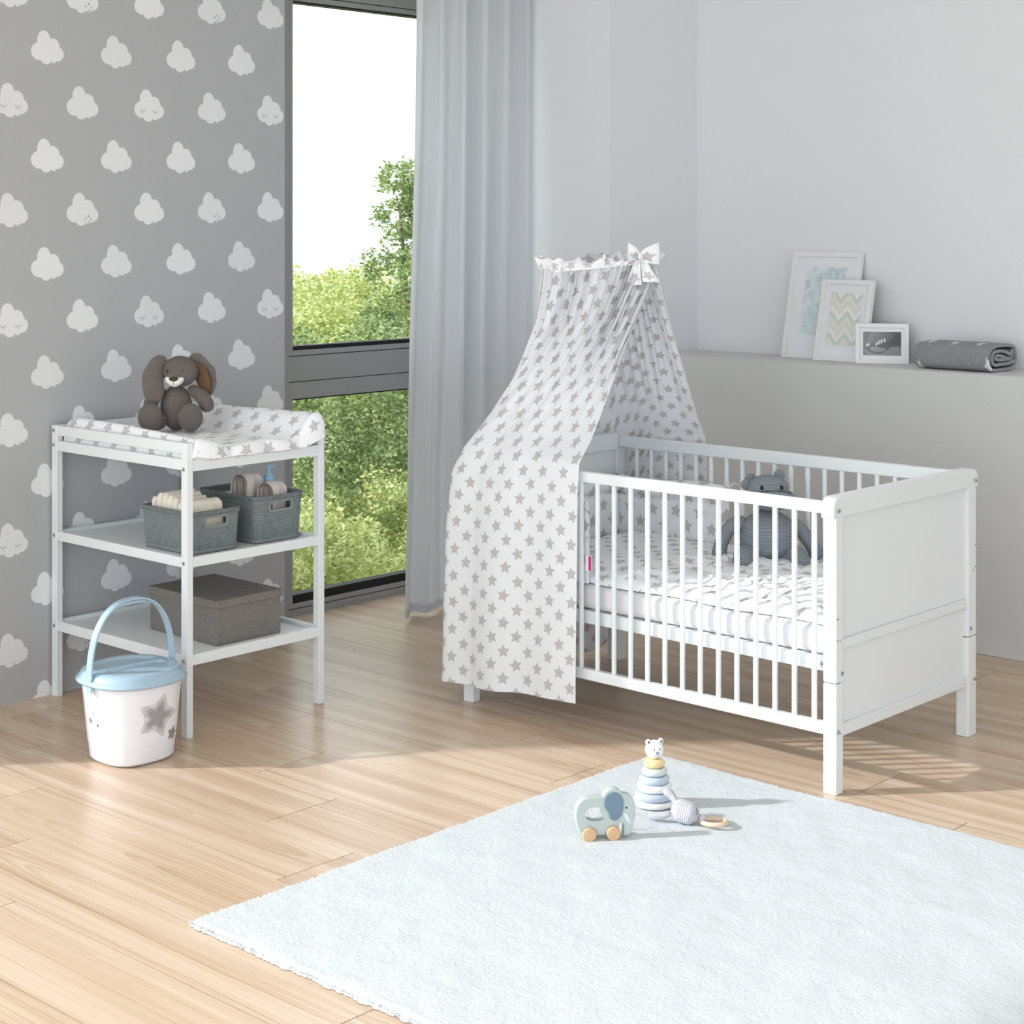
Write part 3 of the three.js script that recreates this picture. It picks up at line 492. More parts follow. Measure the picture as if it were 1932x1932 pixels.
wpart(pole, 'rod', sweep([[4.735, 0.30, -4.222], [4.735, 1.2, -4.222], [4.735, 1.46, -4.20], [4.735, 1.488, -4.068]], [0.007, 0.007, 0.007], { seg: 10, rings: 40 }), M.white);
wpart(pole, 'ring', new THREE.TorusGeometry(0.125, 0.004, 8, 60).rotateX(Math.PI / 2).scale(1, 1, 1).translate(CC[0], 1.488, CC[1]), M.white);
const TOCAM_ = Math.atan2(-FX, -FZ);
// ---------------------------------------------------------------- changing table
const TX0 = 3.394, TX1 = 3.972, TZ0 = -5.300, TZ1 = -4.530;
const table = thing('changing_table', 'white open changing table with two shelves against the cloud wallpaper', 'changing table', [(TX0 + TX1) / 2, 0, (TZ0 + TZ1) / 2]);
const tw = (n, x0, x1, y0, y1, z0, z1, r = 0.002, p = table, m = M.white) => wpart(p, n, bx(x0, x1, y0, y1, z0, z1, r, 2), m);
const PS = 0.025, PD = 0.030;
for (const x of [TX0, TX1 - PS]) for (const z of [TZ0, TZ1 - PD]) tw('post', x, x + PS, 0, 0.94, z, z + PD, 0.002);
for (const x of [TX0, TX1 - 0.02]) { tw('guard_rail', x + 0.001, x + 0.018, 0.905, 0.9395, TZ0 + PD, TZ1 - PD); tw('side_rail', x + 0.001, x + 0.018, 0.852, 0.887, TZ0 + PD, TZ1 - PD); }
tw('guard_rail', TX0 + PS, TX1 - PS, 0.905, 0.9395, TZ0 + 0.004, TZ0 + 0.021); tw('side_rail', TX0 + PS, TX1 - PS, 0.852, 0.885, TZ0 + 0.004, TZ0 + 0.021);
tw('front_rail', TX0 + PS, TX1 - PS, 0.848, 0.884, TZ1 - 0.023, TZ1 - 0.003);
tw('tray', TX0 + 0.019, TX1 - 0.021, 0.858, 0.868, TZ0 + 0.022, TZ1 - 0.024, 0.001);
for (const [y0, y1, s] of [[0.542, 0.574, 0.562], [0.229, 0.2635, 0.2505]]) {
  for (const x of [TX0, TX1 - 0.02]) tw('shelf_rail', x + 0.001, x + 0.018, y0, y1, TZ0 + PD, TZ1 - PD);
  tw('shelf_rail', TX0 + PS, TX1 - PS, y0, y1, TZ0 + 0.004, TZ0 + 0.021); tw('shelf_rail', TX0 + PS, TX1 - PS, y0, y1, TZ1 - 0.023, TZ1 - 0.003);
  tw('shelf', TX0 + 0.0185, TX1 - 0.0205, s - 0.01, s, TZ0 + 0.0215, TZ1 - 0.0235, 0.001);
}
for (const [y, z] of [[0.922, TZ0 + 0.014], [0.872, TZ0 + 0.014], [0.559, TZ0 + 0.016], [0.246, TZ0 + 0.016], [0.856, TZ1 - 0.016], [0.556, TZ1 - 0.016], [0.246, TZ1 - 0.016]]) screw(table, TX0 - 0.001, y, z, '-x');

// changing mat: flat middle, raised wedges along both sides
const cmat = thing('changing_mat', 'white changing mat with grey stars and raised sides on the changing table', 'changing mat', [3.68, 0.869, -4.90]);
{
  const x0 = 3.4155, x1 = 3.958, z0 = -5.268, z1 = -4.497, Y = 0.8695;
  const H = (u, v) => {
    const wl = smooth(0.26, 0.08, u), wr = smooth(0.74, 0.92, u), e = Math.min(u / 0.06, (1 - u) / 0.05, v / 0.05, (1 - v) / 0.05), k = Math.sqrt(Math.max(0, 1 - (1 - clamp(e)) ** 2));
    const dip = Math.min(Math.abs(u - 0.265), Math.abs(u - 0.735)), seam = 1 - 0.30 * Math.exp(-((dip / 0.016) ** 2));
    return k * (0.040 + 0.050 * wl * (1 - 0.4 * smooth(0.4, 1, v)) + 0.062 * wr * (0.85 + 0.15 * smooth(0, 1, v)) + 0.012 * Math.sin(clamp((u - 0.265) / 0.47) * Math.PI)) * seam + 0.003 * noise2(u * 7, v * 9) * k;
  };
  const lift = (u, v) => 0.026 * smooth(0.80, 0.99, u) + 0.010 * smooth(0.12, 0, u) + 0.017 * smooth(0.93, 1, v);
  const X = (u, v) => lerp(x0, x1, u), Z = (u, v) => lerp(z0, z1, v) - 0.012 * (1 - Math.abs(Math.sin(u * Math.PI * 3.8))) * smooth(0.88, 1, v);
  const top = arcUV(grid(90, 110, (u, v) => [X(u, v), Y + lift(u, v) + H(u, v), Z(u, v)], true), 90, 110), bot = grid(40, 40, (u, v) => [X(u, v), Y + lift(u, v) + 0.0005, Z(u, v), u * 0.54, v * 0.77]);
  wpart(cmat, 'cover', mergeGeometries([top, bot]), M.starCloth);
}

// ---------------------------------------------------------------- cardboard box on the lower shelf
const kraft = dataTex(256, 256, (u, v, x, y) => { const n = 10 * noise2(x / 2, y / 2) + 7 * fbm(x / 9, y / 9, 2); return [124 + n, 119 + n, 114 + n]; }, { repeat: [4, 4] });
M.kraft = mat('#ffffff', 0.72, { map: kraft });
const box = thing('storage_box', 'dark grey lidded cardboard box on the lower shelf', 'box', [3.708, 0.2507, -4.79]);
wpart(box, 'body', metresUV(bx(3.573, 3.843, 0.251, 0.394, -4.973, -4.607, 0.002, 1)), M.kraft);
wpart(box, 'lid', metresUV(bx(3.567, 3.849, 0.374, 0.4005, -4.979, -4.601, 0.0025, 1)), M.kraft);

// ---------------------------------------------------------------- woven plastic baskets on the upper shelf
M.basket = mat('#868d8e', 0.55);
function perimeter(hx, hz, r, n) {                     // points at even steps round a rounded rectangle, starting at the middle of the +z side
  const pts = [], seg = [];
  const add = (x, z) => pts.push([x, z]);
  for (let i = 0; i <= 10; i++) add(lerp(0, hx - r, i / 10), hz);
  const arc = (cx, cz, a0) => { for (let i = 1; i <= 12; i++) { const a = a0 - i / 12 * Math.PI / 2; add(cx + r * Math.cos(a), cz + r * Math.sin(a)); } };
  arc(hx - r, hz - r, Math.PI / 2); add(hx, -hz + r); arc(hx - r, -hz + r, 0); add(-hx + r, -hz); arc(-hx + r, -hz + r, -Math.PI / 2); add(-hx, hz - r); arc(-hx + r, hz - r, -Math.PI); add(0, hz);
  const L = [0]; for (let i = 1; i < pts.length; i++) L.push(L[i - 1] + Math.hypot(pts[i][0] - pts[i - 1][0], pts[i][1] - pts[i - 1][1]));
  const out = []; let j = 1;
  for (let i = 0; i < n; i++) { const d = i / n * L[L.length - 1]; while (L[j] < d) j++; const t = (d - L[j - 1]) / (L[j] - L[j - 1] || 1); out.push([lerp(pts[j - 1][0], pts[j][0], t), lerp(pts[j - 1][1], pts[j][1], t)]); }
  out.total = L[L.length - 1]; return out;
}
function basket(label, cx, cy, cz, wx, wz, h, baseTaper, corner) {
  const t = thing('storage_basket', label, 'basket', [cx, cy, cz], 0, 'grey woven plastic baskets on the upper shelf');
  const hx = wx / 2, hz = wz / 2, pitch = 0.0068, cols = Math.round(2 * (hx + hz) * 2 / pitch), N = cols * 2, rows = Math.round((h - 0.028) / pitch) * 2, P = perimeter(hx, hz, corner, N), th = 0.0022;
  const at = (i, y, out) => { const p = P[((i % N) + N) % N], k = lerp(baseTaper, 1, y / h), q = P[(((i + 1) % N) + N) % N], o = P[(((i - 1) % N) + N) % N]; let nx = q[1] - o[1], nz = -(q[0] - o[0]); const l = Math.hypot(nx, nz) || 1; nx /= -l; nz /= -l; const s = (p[0] * nx + p[1] * nz) < 0 ? -1 : 1; return [p[0] * k + s * nx * out, y, p[1] * k + s * nz * out]; };
  const pos = [], quad = (a, b, c, d) => pos.push(...a, ...b, ...c, ...a, ...c, ...d);
  const y0 = 0.012, y1 = h - 0.016, dy = (y1 - y0) / rows;
  const handle = (i, j) => { const p = P[((i % N) + N) % N], y = y0 + (j + 0.5) * dy; return Math.abs(Math.abs(p[1]) - hz) < 0.002 && Math.abs(p[0]) < wx * 0.225 && y > h - 0.052 && y < h - 0.024; };
  const border = (i, j) => { const p = P[((i % N) + N) % N], y = y0 + (j + 0.5) * dy; return Math.abs(Math.abs(p[1]) - hz) < 0.002 && Math.abs(p[0]) < wx * 0.26 && y > h - 0.058; };
  const open = (i, j) => handle(i, j) || (!border(i, j) && i % 2 === 1 && j % 2 === 1 && j > 0 && j < rows - 1);
  for (let j = 0; j < rows; j++) for (let i = 0; i < N; i++) {
    if (open(i, j)) continue;
    const ya = y0 + j * dy, yb = ya + dy, raised = (i % 2 === 0 && j % 2 === 1) ? 0.0008 : 0, o = th / 2 + raised;
    quad(at(i, ya, o), at(i + 1, ya, o), at(i + 1, yb, o), at(i, yb, o)); quad(at(i + 1, ya, -th / 2), at(i, ya, -th / 2), at(i, yb, -th / 2), at(i + 1, yb, -th / 2));
    if (open(((i + 1) % N), j)) quad(at(i + 1, ya, o), at(i + 1, ya, -th / 2), at(i + 1, yb, -th / 2), at(i + 1, yb, o));
    if (open((i - 1 + N) % N, j)) quad(at(i, ya, -th / 2), at(i, ya, o), at(i, yb, o), at(i, yb, -th / 2));
    if (j < rows - 1 && open(i, j + 1)) quad(at(i, yb, o), at(i + 1, yb, o), at(i + 1, yb, -th / 2), at(i, yb, -th / 2));
    if (j > 0 && open(i, j - 1)) quad(at(i + 1, ya, o), at(i, ya, o), at(i, ya, -th / 2), at(i + 1, ya, -th / 2));
  }
  const g = new THREE.BufferGeometry(); g.setAttribute('position', new THREE.Float32BufferAttribute(pos, 3)); g.computeVertexNormals();
  part(t, 'lattice_wall', g, mat('#868d8e', 0.55, { side: THREE.DoubleSide }));
  const loop = (ya, yb, o0, o1, n = 120) => { const st = N / n; return grid(n, 5, (u, v) => { const i = Math.round(u * n * st) % N, c = [[ya, o1], [ya, o0], [yb, o0], [yb, o1], [ya, o1], [ya, o1]][Math.round(v * 5)]; return at(i, c[0], c[1]); }); };
  part(t, 'rim', loop(h - 0.016, h, 0.006, -0.0015), mat('#6d7476', 0.5, { side: THREE.DoubleSide }));
  for (let i = 0; i < N; i += Math.round(N / 34)) { const p = at(i, h - 0.011, 0.0062); part(t, 'rim_rib', rbox(0.003, 0.007, 0.003, 0.0006).translate(...p), M.basket); }
  part(t, 'foot_band', loop(0.002, 0.013, 0.0016, -0.0014), M.basket.clone());
  part(t, 'base', rbox(wx * baseTaper - 0.004, 0.003, wz * baseTaper - 0.004, 0.001).translate(0, 0.0045, 0), M.basket);
  for (const s of [-1, 1]) {                            // moulded grip round each handle hole
    const zz = s * (hz * lerp(baseTaper, 1, (h - 0.038) / h) + 0.0018), a = wx * 0.225, sh = new THREE.Shape(), rr2 = (S, w, y0b, y1b, r) => { S.moveTo(-w + r, y0b); S.lineTo(w - r, y0b); S.quadraticCurveTo(w, y0b, w, y0b + r); S.lineTo(w, y1b - r); S.quadraticCurveTo(w, y1b, w - r, y1b); S.lineTo(-w + r, y1b); S.quadraticCurveTo(-w, y1b, -w, y1b - r); S.lineTo(-w, y0b + r); S.quadraticCurveTo(-w, y0b, -w + r, y0b); };
    rr2(sh, a + 0.004, h - 0.057, h - 0.018, 0.012); const ho = new THREE.Path(); rr2(ho, a - 0.003, h - 0.050, h - 0.025, 0.009); sh.holes.push(ho);
    part(t, 'grip', new THREE.ExtrudeGeometry(sh, { depth: 0.003, bevelEnabled: true, bevelSize: 0.0008, bevelThickness: 0.0008, bevelSegments: 1 }).translate(0, 0, zz - 0.0015), M.basket);
  }
  return t;
}
basket('smaller grey basket filled with nappies, behind the middle post', 3.563, 0.5622, -4.735, 0.196, 0.276, 0.141, 0.935, 0.014);
basket('larger grey basket with muslin cloths and a pump bottle', 3.838, 0.5622, -4.760, 0.212, 0.320, 0.160, 0.93, 0.030);

// nappies stood on edge in the smaller basket
const nappyTex = dataTex(256, 256, (u, v, x, y) => { const n = 7 * fbm(x / 14, y / 20, 3); return [243 + n, 234 + n, 221 + n]; });
M.nappy = mat('#ffffff', 0.9, { map: nappyTex });
M.nappyLine = mat('#e8d9a0', 0.9);
reseed(61);
const nappyNames = ['cream folded nappy at the back of the smaller basket', 'second cream nappy from the back in the smaller basket', 'third cream nappy from the back in the smaller basket', 'fourth cream nappy in the middle of the smaller basket', 'cream folded nappy half hidden behind the middle post', 'cream folded nappy just behind the front one in the smaller basket', 'foremost broad nappy with a thin yellow line in the smaller basket'];
[-4.838, -4.810, -4.782, -4.754, -4.726, -4.697, -4.655].forEach((z, i) => {
  const last = i === 6, t = thing('nappy', nappyNames[i], 'nappy', [3.556, 0.5685, z], 0, 'nappies in the smaller basket');
  const w = last ? 0.160 : 0.152, h = [0.186, 0.203, 0.205, 0.200, 0.192, 0.182, 0.172][i], d = last ? 0.044 : 0.025, ph = rr(0, 9);
  const g = new RoundedBoxGeometry(w, h, d, 9, Math.min(d * 0.49, 0.02)), p = g.attributes.position;
  for (let k = 0; k < p.count; k++) {
    const x = p.getX(k), y = p.getY(k), z2 = p.getZ(k), t2 = y / h + 0.5, q = x / (w / 2), crown = 1 - Math.abs(q) ** 2.2;
    p.setXYZ(k, x * (1 - 0.10 * t2) + 0.002 * noise2(y * 60 + ph, z2 * 60), y + h / 2 - (last ? 0.016 : 0.040) * (1 - crown) * t2 ** 2 + 0.003 * noise2(x * 60 + ph, z2 * 80) * t2, z2 + (last ? 0.0015 : 0.0022) * Math.sin(x * 120 + ph + y * 14) * smooth(0.3, 1, t2) - 0.004 * t2);
  }
  g.computeVertexNormals(); part(t, 'nappy_body', g, M.nappy);
  if (last) part(t, 'wetness_line', grid(2, 18, (u, v) => [0.034 + (u - 0.5) * 0.005, 0.03 + v * 0.130, 0.0236 - 0.004 * (0.15 + 0.75 * v) - 0.006 * smooth(0.85, 1, v)]), M.nappyLine);
});
// cloths and bottle in the larger basket: each a muslin rolled over itself, standing on edge
M.muslin = mat('#f3ebe3', 0.95, { bumpMap: clothBump, bumpScale: 0.0004, side: THREE.DoubleSide });
function rolledCloth(label, pos, turn, w, h, d, tilt) {
  const t = thing('muslin_cloth', label, 'cloth', pos, turn, 'muslin cloths in the larger basket');
  const lay = (k, kk) => grid(26, 44, (u, v) => {            // one layer, up one side, over the top and down the other
    const a = v * 2 - 1, r = d * 0.5 * (1 - 0.30 * k), hh = h * (1 - 0.035 * k) - r, half = hh + r * 1.5708, s = a * half, arc = Math.abs(s) < r * 1.5708;
    const y = arc ? hh + r * Math.cos(s / r) : hh - (Math.abs(s) - r * 1.5708), z = arc ? r * Math.sin(s / r) : Math.sign(s) * r, wv = 0.0025 * noise2(u * 5 + k * 3, v * 5);
    return [(u - 0.5) * w * (1 - 0.04 * k) + 0.006 * k + tilt * y + wv, Math.max(0.003, y + 0.004 * Math.sin(u * 4 + k) * smooth(0.4, 1, y / h)), z * (1 + 0.05 * Math.sin(u * 6 + k)) + wv, u * w, v * h * 2];
  });
  for (let k = 0; k < 3; k++) part(t, 'fold', lay(k), M.muslin);
  return t;
}
rolledCloth('taller cream folded muslin cloth at the left of the larger basket', [3.800, 0.5690, -4.752], TOCAM_ + 1.25, 0.108, 0.212, 0.062, 0.10);
rolledCloth('lower white rolled muslin cloth in front of the pump bottle', [3.866, 0.5690, -4.690], TOCAM_ + 1.15, 0.086, 0.182, 0.066, 0.06);
const bottle = thing('pump_bottle', 'white bottle with a light blue pump in the larger basket', 'bottle', [3.918, 0.5690, -4.760]);
part(bottle, 'bottle_body', new THREE.LatheGeometry([[0, 0], [0.022, 0], [0.025, 0.004], [0.026, 0.10], [0.025, 0.142], [0.019, 0.153], [0.012, 0.156], [0, 0.156]].map((p) => new THREE.Vector2(...p)), 24), mat('#eef2f5', 0.35));
bottle.scale.setScalar(1.06);
const pump = part(bottle, 'pump', new THREE.LatheGeometry([[0, 0.155], [0.0165, 0.155], [0.017, 0.158], [0.017, 0.178], [0.015, 0.181], [0.009, 0.184], [0.006, 0.189], [0.0045, 0.196], [0.0042, 0.207], [0, 0.207]].map((p) => new THREE.Vector2(...p)), 24), mat('#a5dcfa', 0.4), 'light blue pump collar');
part(pump, 'spout', mergeGeometries([sweep([[-0.011, 0.209, 0.004], [0.004, 0.2095, 0], [0.020, 0.2075, -0.004], [0.029, 0.201, -0.006]], [0.0055, 0.0068, 0.005, 0.003], { seg: 12, rings: 16, flat: 0.7 })]), mat('#a5dcfa', 0.4));
// ---------------------------------------------------------------- nappy pail
const pail = thing('nappy_pail', 'white nappy pail with a light blue lid and handle beside the changing table', 'pail', [3.172, 0, -4.512]);
function superPts(a, b, e, n) {                        // even steps round a rounded square, starting at the middle of its -z side
  const raw = []; for (let i = 0; i <= 720; i++) { const f = -Math.PI / 2 - i / 720 * 2 * Math.PI, c = Math.cos(f), s = Math.sin(f); raw.push([a * Math.sign(c) * Math.abs(c) ** (2 / e), b * Math.sign(s) * Math.abs(s) ** (2 / e)]); }
  const L = [0]; for (let i = 1; i < raw.length; i++) L.push(L[i - 1] + Math.hypot(raw[i][0] - raw[i - 1][0], raw[i][1] - raw[i - 1][1]));
  const out = []; let j = 1; for (let i = 0; i <= n; i++) { const d = i / n * L[720]; while (j < 720 && L[j] < d) j++; const t = clamp((d - L[j - 1]) / (L[j] - L[j - 1] || 1)); out.push([lerp(raw[j - 1][0], raw[j][0], t), lerp(raw[j - 1][1], raw[j][1], t)]); }
  return out;
}
function loft(rings, n) {                               // rings of [half x, half z, roundness, height]
  const pos = [], uv = [], idx = [], R = rings.map((r) => superPts(r[0], r[1], r[2], n)), H = rings[rings.length - 1][3] || 1;
  rings.forEach((r, j) => R[j].forEach((p, i) => { pos.push(p[0], r[3], p[1]); uv.push(i / n, r[3] / H); }));
  for (let j = 0; j < rings.length - 1; j++) for (let i = 0; i < n; i++) { const a = j * (n + 1) + i, b = a + 1, c = a + n + 1; idx.push(a, b, c, b, c + 1, c); }
  const g = new THREE.BufferGeometry(); g.setAttribute('position', new THREE.Float32BufferAttribute(pos, 3)); g.setAttribute('uv', new THREE.Float32BufferAttribute(uv, 2)); g.setIndex(idx); g.computeVertexNormals(); return g;
}
const pailPrint = canvas(2048, 640, (c, w, h) => {
  c.fillStyle = '#ecedf3'; c.fillRect(0, 0, w, h);
  const mx = (m) => w / 2 + m / 0.86 * w, my = (m) => h - m / 0.252 * h, sc = w / 0.86;
  const pts = (x, y, r, rot) => { const P = []; for (let k = 0; k < 10; k++) { const a = rot + k * Math.PI / 5 - Math.PI / 2, q = k % 2 ? r * 0.56 : r; P.push([x + Math.cos(a) * q, y + Math.sin(a) * q]); } return P; };
  const rounded = (P, k) => { c.beginPath(); for (let i = 0; i < 10; i++) { const p = P[i], a = P[(i + 9) % 10], b = P[(i + 1) % 10], s = [lerp(p[0], a[0], k), lerp(p[1], a[1], k)], e = [lerp(p[0], b[0], k), lerp(p[1], b[1], k)]; c[i ? 'lineTo' : 'moveTo'](...s); c.quadraticCurveTo(p[0], p[1], ...e); } c.closePath(); };
  const bs = [mx(0.004), my(0.146)], R = 0.080 * sc;
  c.fillStyle = '#9c9a9f'; rounded(pts(...bs, R, 0.28), 0.28); c.fill();
  reseed(9);                                           // the star is printed in fine dots that thin out at its rim
  c.fillStyle = '#ecedf3'; for (let i = 0; i < 42000; i++) { const a = rr(0, 6.2832), q = Math.sqrt(rnd()) * R; const d = q / R, five = 0.78 + 0.22 * Math.cos(5 * (a + Math.PI / 2 - 0.28)); if (rnd() < smooth(0.42, 0.95, d / five) * 0.62) c.fillRect(bs[0] + Math.cos(a) * q, bs[1] + Math.sin(a) * q, 2.2, 2.2); }
  c.fillStyle = '#8d8b91'; rounded(pts(mx(0.072), my(0.080), 0.026 * sc, 0.25), 0.25); c.fill();
  c.fillStyle = '#8a8894'; for (const [x, y, r] of [[-0.225, 0.158, 0.005], [-0.208, 0.122, 0.009], [-0.247, 0.130, 0.013]]) { rounded(pts(mx(x), my(y), r * sc, 0.2), 0.2); c.fill(); }
});
const pailBody = part(pail, 'body', loft([[0.02, 0.02, 2, 0.0015], [0.098, 0.098, 3, 0.0015], [0.108, 0.108, 3, 0.004], [0.1135, 0.1135, 3, 0.012], [0.118, 0.118, 2.95, 0.055], [0.1195, 0.1195, 2.9, 0.060], [0.1205, 0.1205, 2.9, 0.0625], [0.131, 0.131, 2.7, 0.16], [0.139, 0.139, 2.6, 0.230], [0.141, 0.141, 2.6, 0.2335], [0.141, 0.141, 2.6, 0.238], [0.142, 0.142, 2.6, 0.252]], 144), mat('#ffffff', 0.3, { map: tex(pailPrint, { wrap: false }) }));
M.pailBlue = mat('#a6bfd1', 0.28, { clearcoat: 0.3, clearcoatRoughness: 0.2 });
const lid = part(pail, 'lid', (() => {
  const n = 144, P = superPts(1, 1, 2.45, n), prof = [[0.143, 0.243], [0.156, 0.2425], [0.1595, 0.247], [0.1585, 0.253], [0.151, 0.2595], [0.1475, 0.264], [0.1455, 0.270], [0.139, 0.277], [0.130, 0.2805], [0.122, 0.2815]];
  for (let k = 1; k <= 22; k++) prof.push([0.122 * (1 - k / 22) + 0.0003, 0.2815]);
  return grid(n, prof.length - 1, (u, v) => {
    const i = Math.round(u * n), [r, y] = prof[Math.round(v * (prof.length - 1))], x = P[i][0] * r, z = P[i][1] * r;
    let d = 0; const bridge = 0.020;                    // hollows each side of the bridge that carries the grip
    if (r < 0.1225) {
      const back = smooth(-bridge, -bridge - 0.012, z) * smooth(0.118, 0.104, Math.hypot(x, z * 1.0)), front = smooth(0.004, 0.010, z) * smooth(0.046, 0.040, z) * smooth(0.098, 0.088, Math.abs(x));
      d = 0.0065 * back + 0.016 * front;
    }
    return [x, y - d + 0.004 * smooth(0.12, 0, r), z];
  });
})(), M.pailBlue);
{ // handle: a flat strap arched over the lid, with a wider grip at the top
  const A = 0.152, B = 0.228, strap = (w0, w1, th, f0, f1, n) => grid(n, 8, (u, v) => {
    const f = lerp(f0, f1, u), a = Math.PI * (1 - f), cx = Math.sign(Math.cos(a)) * Math.abs(Math.cos(a)) ** 0.82 * A, cy = 0.262 + Math.sin(a) ** 0.92 * (B - 0.005), ox = Math.cos(a), oy = Math.sin(a) * 0.9 + 0.05, l = Math.hypot(ox, oy), ww = lerp(w0, w1, Math.sin(u * Math.PI) ** 0.7);
    const q = [[-1, 1], [1, 1], [1, 0.9], [1, -0.9], [1, -1], [-1, -1], [-1, -0.9], [-1, 0.9], [-1, 1]][Math.round(v * 8)], tt = th * q[1] / 2;
    return [cx + ox / l * tt, cy + oy / l * tt, q[0] * ww];
  });
  const leg = (s) => rbox(0.006, 0.044, 0.026, 0.002).translate(s * (A + 0.0005), 0.245, 0);
  const hm = part(pail, 'handle', mergeGeometries([strap(0.013, 0.013, 0.006, 0, 1, 80).toNonIndexed(), leg(1), leg(-1)].map((g) => { g.deleteAttribute('uv'); return g; })), M.pailBlue);
  part(hm, 'grip', grid(40, 10, (u, v) => { const f = lerp(0.33, 0.67, u), a = Math.PI * (1 - f), cx = Math.sign(Math.cos(a)) * Math.abs(Math.cos(a)) ** 0.82 * A, cy = 0.262 + Math.sin(a) ** 0.92 * (B - 0.005) - 0.002, b = v * 2 * Math.PI, dr = 0.016 * Math.sin(u * Math.PI) ** 0.8; return [cx, cy - dr * (0.5 - 0.5 * Math.cos(b)), 0.012 * Math.sin(b)]; }), M.pailBlue);
}

// ---------------------------------------------------------------- fur: short strands on a surface, one part
const strandGeo = (() => { const g = new THREE.ConeGeometry(0.5, 1, 3, 1, true).translate(0, 0.5, 0); g.deleteAttribute('uv'); return g; })();
function fur(parent, geo, material, n, len, thick, lean, colA, colB, sd, name = 'fur') {
  const mesh = new THREE.Mesh(geo, material), sp = new MeshSurfaceSampler(mesh); reseed(sd); sp.setRandomGenerator(rnd); sp.build();
  const im = new THREE.InstancedMesh(strandGeo, material, n), p = new THREE.Vector3(), nn = new THREE.Vector3(), up = V(0, 1, 0), col = new THREE.Color(), a = new THREE.Color(colA), b = new THREE.Color(colB);
  for (let i = 0; i < n; i++) {
    sp.sample(p, nn); nn.normalize(); const d = nn.clone().add(V(lean[0] + rr(-0.5, 0.5), lean[1] + rr(-0.5, 0.5), lean[2] + rr(-0.5, 0.5))).normalize();
    tmpQ.setFromUnitVectors(up, d); const l = len * rr(0.6, 1.25); tmpM.compose(p.clone().addScaledVector(nn, -0.0008), tmpQ, V(thick, l, thick)); im.setMatrixAt(i, tmpM); col.copy(a).lerp(b, rnd()); im.setColorAt(i, col);
  }
  im.name = name; im.userData.kind = 'stuff'; im.castShadow = im.receiveShadow = true; parent.add(im); return im;
}
const TOCAM = Math.atan2(-FX, -FZ);                    // turns a thing's front towards the camera

